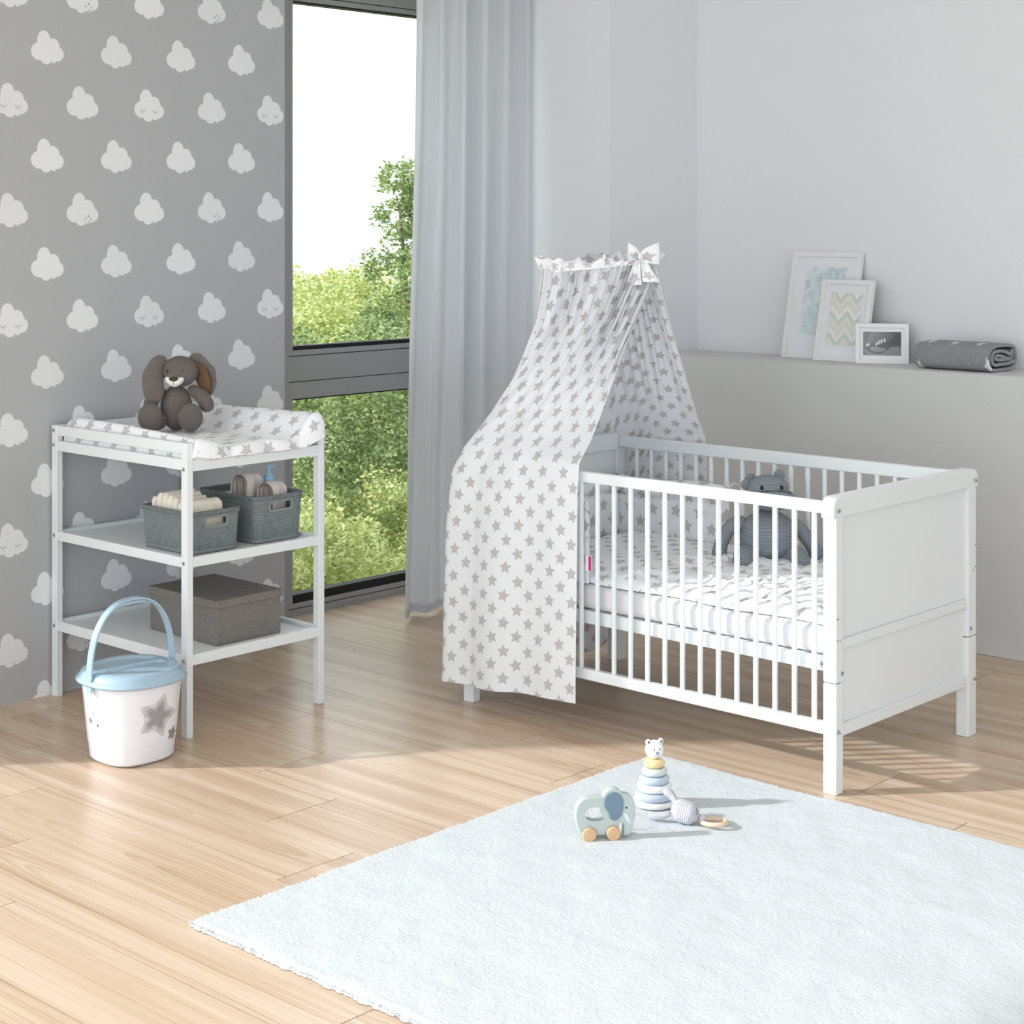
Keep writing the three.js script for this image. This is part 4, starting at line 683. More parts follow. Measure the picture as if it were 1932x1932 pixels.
// ---------------------------------------------------------------- plush rabbit on the changing mat
const rabbit = thing('plush_rabbit', 'grey-brown plush rabbit with drooping ears sitting on the changing mat', 'soft toy', [3.690, 0.928, -4.985], TOCAM + 0.05);
{
  M.furBase = mat('#6f6763', 0.95); M.furStrand = mat('#ffffff', 0.9);
  const cA = '#857b76', cB = '#aaa09a';
  const P = (n, g, count, ln = 0.0055, lean = [0, -0.5, 0.1], k = 1) => { const m = part(rabbit, n, g, M.furBase); fur(m, g, M.furStrand, count, ln, 0.0011, lean, cA, cB, count + 7, 'fur'); return m; };
  P('body', ellipsoid(0, 0.072, 0, 0.053, 0.078, 0.050), 4200);
  P('head', ellipsoid(0.015, 0.198, 0.014, 0.060, 0.053, 0.054), 4600, 0.005, [0, 0.1, 0]);
  P('snout', ellipsoid(0.004, 0.188, 0.052, 0.030, 0.021, 0.020), 900, 0.004, [0, 0.2, 0]);
  P('arm', sweep([[0.042, 0.138, 0.0], [0.082, 0.118, 0.012], [0.108, 0.085, 0.035], [0.112, 0.062, 0.045]], [0.018, 0.022, 0.025, 0.024]), 2400);
  P('arm', sweep([[-0.042, 0.136, -0.006], [-0.078, 0.105, 0.0], [-0.092, 0.07, 0.025]], [0.018, 0.022, 0.024]), 1600);
  for (const [x, z] of [[-0.078, 0.066], [0.060, 0.070]]) {
    P('leg', sweep([[x * 0.5, 0.030, 0.012], [x * 0.82, 0.030, 0.046], [x, 0.034, z]], [0.028, 0.030, 0.031]), 1500);
    P('foot', ellipsoid(x, 0.046, z + 0.012, 0.041, 0.048, 0.026), 3000, 0.0045, [0, 0, 0]);
  }
  // left ear hangs forward, its fur side out; right ear swings wide and shows its brown lining
  P('ear', sweep([[-0.030, 0.240, 0.020], [-0.056, 0.232, 0.032], [-0.073, 0.190, 0.044], [-0.071, 0.140, 0.052], [-0.058, 0.095, 0.056]], [0.015, 0.027, 0.036, 0.036, 0.027], { flat: 0.42, up: [0.25, 0, 1] }), 3000, 0.005, [0, -0.9, 0]);
  P('ear', sweep([[0.042, 0.243, 0.004], [0.070, 0.236, -0.006], [0.096, 0.190, -0.014], [0.110, 0.145, -0.012], [0.118, 0.112, -0.006]], [0.015, 0.030, 0.043, 0.035, 0.012], { flat: 0.26, up: [-0.45, 0, 1] }), 2600, 0.005, [0.3, -0.8, 0]);
  part(rabbit, 'ear_lining', sweep([[0.062, 0.226, 0.008], [0.083, 0.190, 0.003], [0.099, 0.150, 0.003], [0.110, 0.120, 0.004]], [0.012, 0.031, 0.028, 0.008], { flat: 0.16, up: [-0.55, 0, 1] }), mat('#6e5238', 0.85), 'brown ear lining');
  part(rabbit, 'muzzle', (() => { const g = ellipsoid(0.002, 0.166, 0.056, 0.033, 0.0185, 0.0205, 36), p = g.attributes.position; for (let i = 0; i < p.count; i++) { const x = p.getX(i) - 0.002; p.setY(i, p.getY(i) + 0.010 * (Math.abs(x) / 0.033) ** 1.4); } g.computeVertexNormals(); return g; })(), mat('#efeee8', 0.85), 'white felt muzzle');
  part(rabbit, 'nose', (() => { const g = ellipsoid(0.001, 0.1765, 0.0745, 0.0165, 0.0085, 0.0065, 24), p = g.attributes.position; for (let i = 0; i < p.count; i++) { const y = p.getY(i) - 0.1765; if (y < 0) p.setX(i, 0.001 + (p.getX(i) - 0.001) * (1 + y * 40)); } return g; })(), mat('#4b3630', 0.8), 'brown nose');
  part(rabbit, 'mouth', mergeGeometries([sweep([[0.001, 0.168, 0.0772], [0.001, 0.156, 0.0752]], [0.0009, 0.0009], { seg: 6, rings: 6 }), sweep([[0.024, 0.166, 0.0715], [0.027, 0.170, 0.069]], [0.0007, 0.0007], { seg: 6, rings: 6 })]), mat('#2f2624', 0.8));
  for (const x of [-0.023, 0.029]) part(rabbit, 'eye', ellipsoid(x, 0.2035, 0.0635, 0.0042, 0.0046, 0.0035, 16), mat('#0d0c0c', 0.15, { clearcoat: 0.6 }));
}

// ---------------------------------------------------------------- knitted hippo in the cot
const knitBump = dataTex(256, 256, (u, v) => { const row = v * 16, col = u * 16, r = row - Math.floor(row), c = col - Math.floor(col), ch = Math.abs(c - 0.5) * 2, s = Math.abs(((r + ch * 0.28) % 1) - 0.5) * 2; const n = 60 + 190 * (1 - s ** 2) * (0.55 + 0.45 * Math.sin(c * Math.PI)); return [n, n, n]; }, { srgb: false, repeat: [1 / 0.08, 1 / 0.08] });
const knitCol = (a, b) => dataTex(256, 256, (u, v, x, y) => { const row = v * 16, col = u * 16, r = row - Math.floor(row), c = col - Math.floor(col), ch = Math.abs(c - 0.5) * 2, s = Math.abs(((r + ch * 0.28) % 1) - 0.5) * 2, k = clamp(1.1 - s * 1.05 + 0.12 * noise2(x / 2, y / 2)); return [lerp(a[0], b[0], k), lerp(a[1], b[1], k), lerp(a[2], b[2], k)]; }, { repeat: [1 / 0.08, 1 / 0.08] });
M.knit = mat('#ffffff', 0.95, { map: knitCol([84, 91, 100], [176, 183, 190]), bumpMap: knitBump, bumpScale: 0.0018 });
const hippo = thing('knitted_hippo', 'dark grey knitted hippo sitting on the duvet', 'soft toy', [4.955, 0.491, -3.385], TOCAM + 0.04);
{
  part(hippo, 'body', sweep([[0, 0.0, 0.0], [0, 0.06, 0.004], [0, 0.12, 0], [0, 0.185, -0.004]], [0.070, 0.098, 0.094, 0.058], { seg: 40, rings: 40 }), M.knit);
  const head = part(hippo, 'head', ellipsoid(-0.004, 0.258, 0.022, 0.070, 0.042, 0.058, 40), M.knit);
  part(hippo, 'muzzle', ellipsoid(0.004, 0.224, 0.052, 0.080, 0.040, 0.054, 40), M.knit);
  for (const x of [-0.034, 0.033]) { part(hippo, 'eye', rbox(0.011, 0.014, 0.004, 0.002, 2).rotateX(-0.5).translate(x, 0.264, 0.0745), mat('#0c0d0f', 0.5)); }
  const ear = (x, y, z, rz, ry) => { const e = part(hippo, 'ear', ellipsoid(0, 0, 0, 0.020, 0.018, 0.012, 20), M.knit); e.position.set(x, y, z); e.rotation.set(0, ry, rz); };
  ear(-0.078, 0.268, 0.02, 0.4, 0.4); ear(0.042, 0.294, -0.012, -0.6, -0.3); ear(-0.058, 0.282, -0.01, 0.5, 0.2);
  part(hippo, 'nose_seam', sweep([[-0.062, 0.243, 0.074], [-0.035, 0.252, 0.086], [0.006, 0.256, 0.091], [0.043, 0.252, 0.086], [0.066, 0.244, 0.074]], [0.0014, 0.0014, 0.0014], { seg: 6, rings: 30 }), mat('#3c434b', 0.9));
  const limb = (n, pts, rad) => part(hippo, n, sweep(pts, rad, { seg: 24, rings: 36 }), M.knit);
  limb('arm', [[-0.070, 0.138, 0.0], [-0.125, 0.125, 0.008], [-0.158, 0.080, 0.02], [-0.176, 0.014, 0.03]], [0.026, 0.024, 0.023, 0.027]);
  limb('arm', [[0.070, 0.138, 0.0], [0.110, 0.110, 0.008], [0.142, 0.066, 0.02], [0.170, 0.014, 0.03]], [0.026, 0.024, 0.023, 0.027]);
  limb('leg', [[-0.055, 0.030, 0.03], [-0.092, 0.040, 0.085], [-0.118, 0.012, 0.135]], [0.036, 0.033, 0.034]);
  limb('leg', [[0.055, 0.030, 0.03], [0.082, 0.036, 0.085], [0.094, 0.008, 0.135]], [0.036, 0.033, 0.034]);
  part(hippo, 'label', bx(0.092, 0.1, 0.052, 0.076, 0.035, 0.036, 0.0003, 1), mat('#eeeae6', 0.9), 'small white sewn-in label');
  part(hippo, 'label_print', bx(0.0945, 0.0965, 0.056, 0.072, 0.036, 0.0363, 0.0001, 1), mat('#e0865f', 0.9));
}

// ---------------------------------------------------------------- picture frames on the ledge
M.frameWhite = mat('#eff0f0', 0.5);
M.mount = mat('#f3f3f8', 0.9);
M.pictureGlass = mat('#ffffff', 0.02, { transmission: 1, thickness: 0, ior: 1.5 });
function frame(label, pos, turn, lean, w, h, b, depth, mountIn, picture, picRect, standing) {
  const t = thing('picture_frame', label, 'picture frame', pos, turn, 'white picture frames on the ledge');
  const tilt = new THREE.Matrix4().makeRotationX(-lean), P = (n, g, m, l) => part(t, n, g.applyMatrix4(tilt), m, l);
  const mitre = (rot, len, off) => { const s = new THREE.Shape(); s.moveTo(-len / 2, 0); s.lineTo(len / 2, 0); s.lineTo(len / 2 - b, b); s.lineTo(-len / 2 + b, b); s.closePath(); return new THREE.ExtrudeGeometry(s, { depth: depth - 0.0016, bevelEnabled: true, bevelSize: 0.0006, bevelThickness: 0.0008, bevelSegments: 1, bevelOffset: -0.0007 }).rotateZ(rot).translate(...off); };
  P('moulding', mitre(0, w, [0, 0, -depth]), M.frameWhite); P('moulding', mitre(Math.PI, w, [0, h, -depth]), M.frameWhite);
  P('moulding', mitre(Math.PI / 2, h, [w / 2, h / 2, -depth]), M.frameWhite); P('moulding', mitre(-Math.PI / 2, h, [-w / 2, h / 2, -depth]), M.frameWhite);
  P('backing', rbox(w - 0.004, h - 0.004, 0.003, 0.0005).translate(0, h / 2, -depth + 0.002), M.kraft);
  P('mount', new THREE.PlaneGeometry(w - 2 * b + 0.002, h - 2 * b + 0.002).translate(0, h / 2, -0.0105), M.mount);
  const [px, py, pw, ph] = picRect; P('picture', new THREE.PlaneGeometry(pw, ph).translate(px, py, -0.0099), picture);
  P('picture_glass', new THREE.PlaneGeometry(w - 2 * b, h - 2 * b).translate(0, h / 2, -0.0045), M.pictureGlass);
  if (standing) P('strut', rbox(0.04, h * 0.72, 0.003, 0.0005).rotateX(0.55).translate(0, h * 0.36, -depth - h * 0.17), M.kraft);
  return t;
}
const blurPic = canvas(320, 460, (c, w, h) => {        // soft out-of-focus garden print
  c.fillStyle = '#eef5f6'; c.fillRect(0, 0, w, h); reseed(71);
  for (let i = 0; i < 420; i++) { const x = rr(0, w), y = rr(0, h), top = y < h * 0.45, g = c.createRadialGradient(x, y, 0, x, y, rr(14, 46)), q = rnd(), cc = q < 0.45 ? (top ? '188,208,212' : '205,225,230') : q < 0.75 ? '225,237,239' : '246,250,251'; g.addColorStop(0, `rgba(${cc},0.55)`); g.addColorStop(1, `rgba(${cc},0)`); c.fillStyle = g; c.fillRect(x - 50, y - 50, 100, 100); }
  for (let i = 0; i < 22; i++) { const x = rr(0.4 * w, w), y = rr(0.78 * h, h), g = c.createRadialGradient(x, y, 0, x, y, 40); g.addColorStop(0, 'rgba(242,214,206,0.5)'); g.addColorStop(1, 'rgba(242,214,206,0)'); c.fillStyle = g; c.fillRect(x - 40, y - 40, 80, 80); }
  for (let i = 0; i < 14; i++) { const x = rr(0.5 * w, 0.9 * w), y = rr(0.55 * h, 0.76 * h), g = c.createRadialGradient(x, y, 0, x, y, 22); g.addColorStop(0, 'rgba(150,214,206,0.5)'); g.addColorStop(1, 'rgba(150,214,206,0)'); c.fillStyle = g; c.fillRect(x - 22, y - 22, 44, 44); }
});
const zigzag = canvas(300, 440, (c, w, h) => {         // chevron print
  c.fillStyle = '#efeae0'; c.fillRect(0, 0, w, h); const bands = ['#d3e2da', '#f1ecdf', '#e6e9e1', '#f6f4f1'], per = w / 2.0, amp = 92, th = 46;
  for (let k = -6; k < 14; k++) { c.fillStyle = bands[((k % 4) + 4) % 4]; c.beginPath(); const y0 = k * th - 40; const zz = (x) => Math.abs(((x / per + 0.85) % 1) - 0.5) * 2 * amp; for (let x = 0; x <= w; x += 3) c.lineTo(x, y0 + amp - zz(x)); for (let x = w; x >= 0; x -= 3) c.lineTo(x, y0 + amp - zz(x) + th + 1); c.closePath(); c.fill(); }
});
const handsPic = canvas(420, 270, (c, w, h) => {       // black and white photo: a tiny hand resting between two large ones
  c.fillStyle = '#44484b'; c.fillRect(0, 0, w, h);
  let g = c.createLinearGradient(0, 0, w, 0); g.addColorStop(0, '#8b8e90'); g.addColorStop(0.4, '#6a6d70'); g.addColorStop(1, '#3a3d40'); c.fillStyle = g; c.fillRect(0, 0, w, h);
  const blob = (pts, fill) => { c.beginPath(); c.moveTo(...pts[0]); for (let i = 1; i < pts.length - 1; i += 2) c.quadraticCurveTo(...pts[i], ...pts[i + 1]); c.closePath(); c.fillStyle = fill; c.fill(); };
  g = c.createLinearGradient(60, 0, 330, 120); g.addColorStop(0, '#9da0a2'); g.addColorStop(0.6, '#76797c'); g.addColorStop(1, '#56595c'); blob([[90, 0], [330, -10], [350, 30], [330, 100], [240, 100], [160, 110], [90, 150], [60, 175], [35, 160], [40, 90], [90, 0]], g);
  g = c.createLinearGradient(0, 160, 420, 270); g.addColorStop(0, '#a8abad'); g.addColorStop(1, '#7b7e81'); blob([[0, 180], [40, 240], [150, 250], [230, 255], [300, 175], [390, 150], [420, 180], [420, 230], [420, 270], [200, 275], [60, 270], [20, 230], [0, 180]], g);
  g = c.createLinearGradient(150, 60, 230, 220); g.addColorStop(0, '#cfd1d2'); g.addColorStop(1, '#8d9092'); blob([[80, 185], [140, 150], [200, 190], [250, 170], [250, 220], [200, 235], [110, 225], [80, 200], [80, 185]], g);
  c.fillStyle = '#d9dbdc'; for (const [x, y, r] of [[150, 138, 0.3], [180, 120, 0.15], [206, 108, 0.0], [238, 96, -0.3]]) { c.save(); c.translate(x, y); c.rotate(r); c.beginPath(); c.ellipse(0, 0, 12, 26, 0, 0, 7); c.fill(); c.restore(); }
  c.fillStyle = '#e3e5e6'; c.beginPath(); c.ellipse(52, 150, 22, 15, -0.5, 0, 7); c.fill();
  c.strokeStyle = 'rgba(60,62,65,0.55)'; c.lineWidth = 3; for (const a of [[165, 150, 158, 180], [193, 140, 190, 172], [222, 125, 222, 165]]) { c.beginPath(); c.moveTo(a[0], a[1]); c.lineTo(a[2], a[3]); c.stroke(); }
});
const flat = (c) => mat('#ffffff', 0.7, { map: tex(c, { wrap: false }) });
frame('tallest white picture frame with a blurred pale print', [6.322, 1.0672, -4.083], -Math.PI / 2, Math.atan2(0.098, 0.452), 0.342, 0.462, 0.021, 0.024, 0.05, flat(blurPic), [0.002, 0.250, 0.200, 0.295]);
frame('middle white picture frame with a mint and cream chevron print', [6.272, 1.0672, -3.938], -Math.PI / 2, Math.atan2(0.078, 0.335), 0.246, 0.346, 0.019, 0.024, 0.04, flat(zigzag), [0.0, 0.180, 0.152, 0.222]);
frame('small white picture frame with a black and white photo of hands', [6.286, 1.0672, -3.736], -Math.PI / 2 + 0.52, 0.20, 0.214, 0.166, 0.0175, 0.016, 0.01, flat(handsPic), [0, 0.084, 0.153, 0.098], true);

// ---------------------------------------------------------------- rolled blanket on the ledge
const blanket = thing('rolled_blanket', 'rolled grey melange blanket with white stars on the ledge', 'blanket', [6.285, 1.0672, -3.365], -0.05);
{
  const col = canvas(1024, 512, (c, w, h) => { c.fillStyle = '#97999c'; c.fillRect(0, 0, w, h); reseed(3); for (let i = 0; i < 52000; i++) { const g = Math.floor(rr(110, 196)); c.fillStyle = `rgba(${g},${g + 1},${g + 3},0.5)`; c.fillRect(rr(0, w), rr(0, h), rr(2, 6), rr(1, 2.5)); } c.fillStyle = '#eceded'; for (const [x, y, r] of [[0.158, 0.20, 0.1], [0.162, 0.53, 0.5], [0.158, 0.84, 0.2], [0.245, 0.0, 0.5], [0.262, 0.93, 0.1], [0.43, 0.3, 0.4], [0.45, 0.7, 0.3], [0.62, 0.5, 0.1], [0.8, 0.2, 0.6]]) { starPath(c, x * w, y * h, 30, r, 0.45); c.fill(); } });
  M.blanket = mat('#ffffff', 0.95, { map: tex(col, { wrap: false }), side: THREE.DoubleSide, bumpMap: clothBump, bumpScale: 0.0006 });
  // the cloth's cross-section, from the outer edge at the wall side over the top, down and round into the roll
  const P2 = [[0.098, 0.030], [0.101, 0.060], [0.092, 0.088], [0.060, 0.098], [0.0, 0.101], [-0.060, 0.098], [-0.092, 0.082], [-0.101, 0.052], [-0.094, 0.022], [-0.070, 0.008], [0.0, 0.0075], [0.060, 0.010], [0.086, 0.022], [0.082, 0.036], [0.050, 0.030], [-0.02, 0.028], [-0.066, 0.030], [-0.080, 0.050], [-0.070, 0.074], [-0.030, 0.080], [0.030, 0.074], [0.060, 0.064], [0.078, 0.078], [0.080, 0.058], [0.060, 0.046], [0.0, 0.058], [-0.050, 0.062], [-0.058, 0.052], [-0.03, 0.046], [0.03, 0.046]];
  const cv = new THREE.CatmullRomCurve3(P2.map((p) => V(p[0], p[1], 0)), false, 'centripetal'), L = cv.getLength(), n = 240, th = 0.0062, pts = cv.getSpacedPoints(n);
  const side = (s) => pts.map((p, i) => { const a = pts[Math.max(0, i - 1)], b = pts[Math.min(n, i + 1)], tx = b.x - a.x, ty = b.y - a.y, l = Math.hypot(tx, ty); return [p.x - ty / l * th * s, Math.max(0.001, p.y + tx / l * th * s)]; });
  const A = side(-1), B = side(1), L0 = 0.335;
  const zAt = (v, i) => (v - 0.5) * L0 + 0.004 * noise2(i * 0.05, v * 3), pinch = (p, v) => { const k = 1 - 0.10 * smooth(0.90, 1, 1 - v) ; return [p[0] * k, 0.052 + (p[1] - 0.052) * k]; };
  const sheet = (S, fl) => grid(n, 24, (u, v) => { const i = Math.round(u * n), p = pinch(S[i], v); return [p[0], p[1], zAt(v, i), u * L / 1.25, v]; }, fl);
  const endCap = (v, fl) => grid(n, 1, (u, w) => { const i = Math.round(u * n), p = pinch(w < 0.5 ? A[i] : B[i], v); return [p[0], p[1], zAt(v, i), u * L / 1.25, v]; }, fl);
  part(blanket, 'cloth', mergeGeometries([sheet(A, false), sheet(B, true), endCap(0, false), endCap(1, true)]), M.blanket);
}
// ---------------------------------------------------------------- rug
const rug = thing('rug', 'fluffy white deep-pile rug on the plank floor', 'rug', [3.37, 0, -2.1]);
{
  const x0 = 2.492, x1 = 4.250, z0 = -3.318, z1 = -0.85;
  const hAt = (x, z) => { const e = Math.min(x - x0, x1 - x, z - z0, z1 - z), q = 1 - clamp(e / 0.016), k = Math.sqrt(1 - q * q); return 0.002 + k * (0.015 + 0.0045 * fbm(x * 4, z * 4, 3) + 0.0022 * fbm(x * 15 + 3, z * 15, 2) + 0.0006 * fbm(x * 60, z * 60, 2)); };
  const rugBump = dataTex(512, 512, (u, v, x, y) => { const n = 128 + 60 * noise2(x / 3 + y / 9, y / 7 - x / 11) + 50 * noise2(y / 3 + 40, x / 8) + 60 * fbm(x / 26, y / 26, 3); return [n, n, n]; }, { srgb: false, repeat: [1 / 0.7, 1 / 0.7] });
  M.rug = mat('#cbd1d4', 1, { bumpMap: rugBump, bumpScale: 0.0012 });
  wpart(rug, 'backing', bx(x0 + 0.002, x1 - 0.002, 0.0003, 0.0028, z0 + 0.002, z1, 0.001, 1), mat('#8f8578', 0.9), 'thin darker backing');
  const ease = (t) => { const q = 2 * t - 1; return 0.5 + 0.5 * (0.55 * q + 0.45 * Math.sign(q) * (1 - (1 - Math.abs(q)) ** 2.6)); };   // finer mesh towards the edges
  const top = grid(320, 420, (u, v) => { const x = lerp(x0, x1, ease(u)), z = lerp(z0, z1, ease(v)), e = Math.min(x - x0, x1 - x, z - z0), w = smooth(0.03, 0, e); return [x + w * (0.004 * noise2(z * 70, 3) + 0.003 * noise2(z * 190, 7)), hAt(x, z), z + w * (0.004 * noise2(x * 70, 5) + 0.003 * noise2(x * 190, 9)), x, z]; }, true);
  const pile = wpart(rug, 'pile_base', top, M.rug);
  const N = 4200, im = new THREE.InstancedMesh(strandGeo, mat('#f4f6f7', 1, { transmission: 0.5, thickness: 0, side: THREE.DoubleSide }), N); reseed(515); const up = V(0, 1, 0);
  for (let i = 0; i < N; i++) {
    let x, z, out = [0, 0]; const q = rnd();
    if (q < 0.0) { x = rr(x0, x1); z = z0 + (z1 - z0) * rnd() ** 1.3 * 0.85; } else if (q < 0.55) { z = rr(z0, -1.6); x = x0 + rr(0.001, 0.006); out = [-0.8, 0]; } else if (q < 0.82) { x = rr(x0, x1); z = z0 + rr(-0.001, 0.012); out = [0, -0.8]; } else { z = rr(z0, -1.9); x = x1 - rr(-0.001, 0.012); out = [0.75, 0]; }
    const edge = true, sw = fbm(x * 3.1, z * 3.1, 2) * 5, l = edge ? rr(0.005, 0.011) : rr(0.003, 0.006), d = V(out[0] + 0.8 * Math.cos(sw) * (edge ? 0.3 : 0.7) + rr(-0.4, 0.4), edge ? rr(-0.25, 0.6) : rr(0.9, 1.5), out[1] + 0.8 * Math.sin(sw) * (edge ? 0.3 : 0.7) + rr(-0.4, 0.4)).normalize();
    tmpQ.setFromUnitVectors(up, d); tmpM.compose(V(x, (edge ? hAt(clamp(x, x0 + 0.004, x1 - 0.004), Math.max(z, z0 + 0.004)) * rr(0.5, 0.95) : hAt(x, z) - 0.002), z), tmpQ, edge ? V(0.0022, l, 0.0022) : V(0.0034, l, 0.0034)); im.setMatrixAt(i, tmpM);
  }
  im.name = 'pile'; im.userData.kind = 'stuff'; im.position.set(-rug.position.x, -rug.position.y, -rug.position.z); rug.add(im);
  rug.userData.heightAt = undefined; delete rug.userData.heightAt;
}
const RUGTOP = 0.021;

// ---------------------------------------------------------------- stacking ring toy
const stack = thing('stacking_toy', 'wooden stacking ring tower topped with a white bear head on the rug', 'toy', [3.862, RUGTOP, -3.018], TOCAM + 0.28);
{
  const gloss = (c) => mat(c, 0.22, { clearcoat: 0.4, clearcoatRoughness: 0.15 });
  const disc = (r, h, y, k = 0.5) => { const P = [[0, y]]; for (let i = 0; i <= 14; i++) { const a = -Math.PI / 2 + i / 14 * Math.PI; P.push([r - h * k + h * k * Math.cos(a), y + h / 2 + h / 2 * Math.sin(a)]); } P.push([0, y + h]); return new THREE.LatheGeometry(P.map((p) => new THREE.Vector2(...p)), 48); };
  part(stack, 'base', disc(0.0615, 0.016, 0, 0.45), gloss('#f4f4f0'), 'white base disc');
  [[0.0555, 0.0225, 0.016, '#bcc8da', 'lavender blue ring'], [0.0490, 0.0215, 0.0385, '#f2f4f4', 'white ring'], [0.0430, 0.0215, 0.060, '#bcccd9', 'pale blue ring'], [0.0362, 0.0215, 0.0815, '#cfdada', 'pale grey-green ring'], [0.0300, 0.0235, 0.103, '#f0d39a', 'yellow ring']].forEach(([r, h, y, c, l]) => part(stack, 'ring', disc(r, h, y, 0.52), gloss(c), l));
  const head = part(stack, 'bear_head', ellipsoid(0, 0.1515, 0, 0.0262, 0.0262, 0.0255, 36), gloss('#f6f7f7'), 'white bear head');
  for (const s of [-1, 1]) { part(head, 'ear', ellipsoid(s * 0.0185, 0.1735, 0.001, 0.0082, 0.0085, 0.006, 18), gloss('#f6f7f7')); part(head, 'inner_ear', ellipsoid(s * 0.0185, 0.1738, 0.0052, 0.0042, 0.0046, 0.0022, 12), mat('#6d7480', 0.5)); }
  const on = (x, y, r = 0.0262) => [x, 0.1515 + y, Math.sqrt(Math.max(0, r * r - x * x - y * y)) * 0.985];
  for (const s of [-1, 1]) part(head, 'eye', ellipsoid(...on(s * 0.0082, 0.0058), 0.0018, 0.0022, 0.0012, 10), mat('#20242a', 0.3));
  part(head, 'nose', ellipsoid(...on(0, -0.0035), 0.0046, 0.0038, 0.0016, 14), mat('#7f8f9d', 0.4), 'grey-blue nose'); part(head, 'muzzle', new THREE.TorusGeometry(0.0088, 0.0003, 5, 40).translate(0, 0.1515 - 0.0078, 0.0226), mat('#c3cace', 0.5));
  part(head, 'mouth', mergeGeometries([sweep([on(0, -0.007), on(0, -0.011)], [0.0004, 0.0004], { seg: 5, rings: 4 }), sweep([on(-0.0045, -0.0115), on(-0.002, -0.0128), on(0, -0.0112), on(0.002, -0.0128), on(0.0045, -0.0115)], [0.0004, 0.0004], { seg: 5, rings: 14 })]), mat('#7a858c', 0.5));
  for (const s of [-1, 1]) part(head, 'cheek', ellipsoid(...on(s * 0.0150, -0.0040), 0.0028, 0.0018, 0.0008, 10), mat('#d9e3ea', 0.5));
}

// ---------------------------------------------------------------- elephant on wheels
const ele = thing('elephant_toy', 'sage wooden elephant pull toy on wheels on the rug', 'toy', [3.567, RUGTOP - 0.006, -2.955], TOCAM + 0.16);
{
  const K = 0.000272, X = (x) => (x - 420) * K, Y = (y) => (1062 - y) * K, sage = mat('#b9c3bf', 0.4, { clearcoat: 0.15 });
  const s = new THREE.Shape(), q = (a, b, c, d) => s.quadraticCurveTo(X(a), Y(b), X(c), Y(d));
  s.moveTo(X(185), Y(1000)); q(118, 880, 132, 770); q(150, 650, 270, 643); s.lineTo(X(400), Y(640)); q(430, 572, 505, 568); q(565, 572, 590, 622); q(715, 625, 722, 760); q(722, 900, 675, 1010); q(640, 1040, 600, 1024); q(612, 970, 606, 925); q(585, 880, 562, 912); q(556, 960, 553, 990); s.lineTo(X(185), Y(1000));
  const h = new THREE.Path(); h.moveTo(X(215), Y(820)); h.quadraticCurveTo(X(215), Y(728), X(320), Y(728)); h.lineTo(X(372), Y(730)); h.quadraticCurveTo(X(405), Y(790), X(418), Y(862)); h.quadraticCurveTo(X(400), Y(882), X(320), Y(884)); h.quadraticCurveTo(X(225), Y(880), X(215), Y(820)); s.holes.push(h);
  part(ele, 'body', new THREE.ExtrudeGeometry(s, { depth: 0.022, bevelEnabled: true, bevelSize: 0.003, bevelThickness: 0.003, bevelSegments: 3, bevelOffset: -0.003, curveSegments: 14 }).translate(0, 0, -0.011), sage);
  const e = new THREE.Shape(), r = (a, b, c, d) => e.quadraticCurveTo(X(a), Y(b), X(c), Y(d)); e.moveTo(X(413), Y(735)); r(395, 610, 500, 602); r(598, 605, 598, 720); r(595, 850, 522, 874); r(455, 870, 460, 800); r(430, 770, 413, 735);
  for (const z of [0.0135, -0.0185]) part(ele, 'ear', new THREE.ExtrudeGeometry(e, { depth: 0.004, bevelEnabled: true, bevelSize: 0.0012, bevelThickness: 0.001, bevelSegments: 2, bevelOffset: -0.0012, curveSegments: 14 }).translate(0, 0, z), mat('#6f8698', 0.4), 'blue-grey ear');
  for (const z of [0.0143, -0.0143]) part(ele, 'eye', ellipsoid(X(631), Y(758), z, 0.0024, 0.0026, 0.0008, 12), mat('#15181a', 0.3));
  const tk = new THREE.Shape(); tk.moveTo(X(602), Y(815)); tk.quadraticCurveTo(X(635), Y(800), X(650), Y(850)); tk.quadraticCurveTo(X(660), Y(885), X(686), Y(912)); tk.quadraticCurveTo(X(625), Y(905), X(602), Y(815));
  part(ele, 'tusk', new THREE.ExtrudeGeometry(tk, { depth: 0.0006, bevelEnabled: false }).translate(0, 0, 0.014), mat('#dbe3ee', 0.5), 'white painted tusk');
  const wg = new THREE.LatheGeometry([[0, -0.006], [0.016, -0.006], [0.0185, -0.0035], [0.019, 0], [0.0185, 0.0035], [0.016, 0.006], [0, 0.006]].map((p) => new THREE.Vector2(...p)), 30).rotateX(Math.PI / 2), beech = mat('#d2ad86', 0.5);
  for (const x of [258, 497]) { for (const z of [0.0215, -0.0215]) part(ele, 'wheel', wg.clone().translate(X(x), 0.019, z), beech, 'beech wheel'); part(ele, 'axle', cyl(0.003, 0.003, 0.04, 10).rotateX(Math.PI / 2).translate(X(x), 0.019, 0), beech); }
  part(ele, 'cord', sweep([[X(700), Y(860), 0], [X(760), Y(868), -0.018], [X(800), Y(895), -0.03], [X(780), Y(932), -0.024], [X(700), Y(945), -0.03], [X(560), Y(950), -0.05], [X(400), Y(960), -0.055], [X(300), Y(900), -0.05], [X(295), Y(830), -0.045], [X(340), Y(785), -0.05], [X(430), Y(780), -0.06]], [0.0011, 0.0011, 0.0011], { seg: 6, rings: 120 }), mat('#e9e7e2', 0.9), 'white pull cord');
}

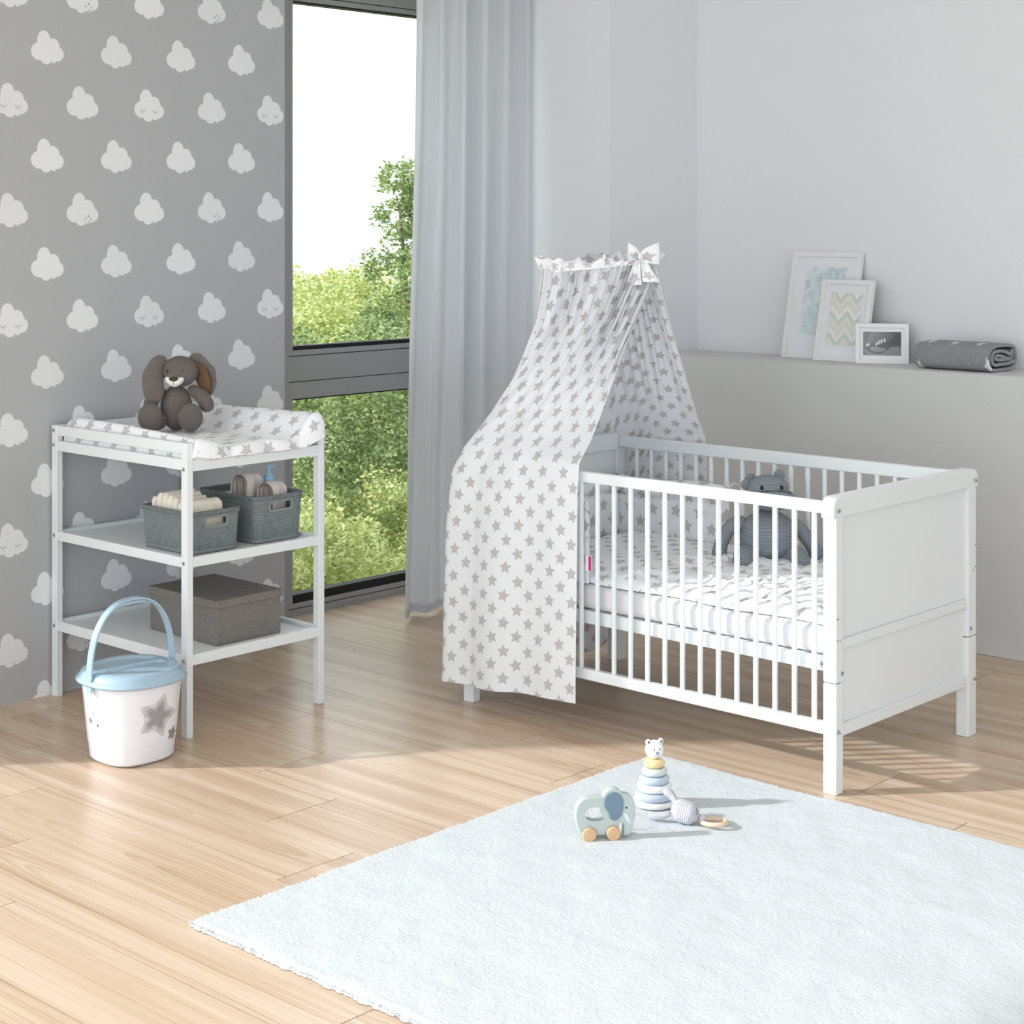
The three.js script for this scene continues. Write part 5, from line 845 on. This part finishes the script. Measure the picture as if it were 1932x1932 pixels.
// ---------------------------------------------------------------- crochet rabbit rattle with wooden ring
const rattle = thing('rattle', 'lilac grey crochet rabbit rattle with a wooden ring lying on the rug', 'rattle', [3.800, RUGTOP, -2.862], TOCAM);
{
  M.crochet = mat('#ffffff', 0.95, { map: knitCol([168, 166, 176], [220, 218, 226]), bumpMap: knitBump, bumpScale: 0.0014 });
  const f = 0.0002755, X = (x) => (x - 1310) * f, Yh = (y) => (930 - y) * f;
  const head = part(rattle, 'head', sweep([[X(1170), 0.028, -0.012], [X(1250), 0.030, -0.004], [X(1340), 0.027, 0.008], [X(1440), 0.020, 0.018]], [0.024, 0.032, 0.030, 0.017], { seg: 30, rings: 40 }), M.crochet);
  part(rattle, 'ear', sweep([[X(1235), 0.040, -0.026], [X(1190), 0.055, -0.045], [X(1140), 0.064, -0.055], [X(1105), 0.066, -0.058]], [0.008, 0.0095, 0.012, 0.011], { seg: 18, rings: 24 }), M.crochet);
  part(rattle, 'ear', sweep([[X(1165), 0.024, 0.000], [X(1080), 0.016, -0.004], [X(1000), 0.013, -0.012], [X(950), 0.015, -0.020]], [0.008, 0.0095, 0.011, 0.010], { seg: 18, rings: 24, flat: 0.8 }), M.crochet);
  part(rattle, 'knot', sweep([[X(1430), 0.019, 0.017], [X(1475), 0.017, 0.020], [X(1505), 0.014, 0.022]], [0.0095, 0.011, 0.008], { seg: 18, rings: 18 }), M.crochet);
  part(rattle, 'ring', new THREE.TorusGeometry(0.033, 0.0062, 14, 60).rotateX(Math.PI / 2 - 0.10).translate(X(1580), 0.0085, 0.024), mat('#e3c8ac', 0.5), 'beech ring');
  const dark = mat('#2c2d33', 0.8);
  part(head, 'closed_eye', sweep([[X(1265), 0.046, 0.0215], [X(1277), 0.041, 0.0268], [X(1262), 0.0365, 0.0285]], [0.0009, 0.0009], { seg: 6, rings: 14 }), dark); part(head, 'closed_eye', sweep([[X(1362), 0.052, 0.016], [X(1372), 0.050, 0.020], [X(1382), 0.052, 0.016]], [0.0010, 0.0010], { seg: 6, rings: 10 }), dark);
  part(head, 'nose', sweep([[X(1405), 0.045, 0.026], [X(1412), 0.038, 0.033], [X(1398), 0.032, 0.036]], [0.0009, 0.0009], { seg: 6, rings: 12 }), dark);
}

scene.traverse((o) => { if (o.isMesh) { o.castShadow = true; o.receiveShadow = true; } });
renderer.render(scene, camera);
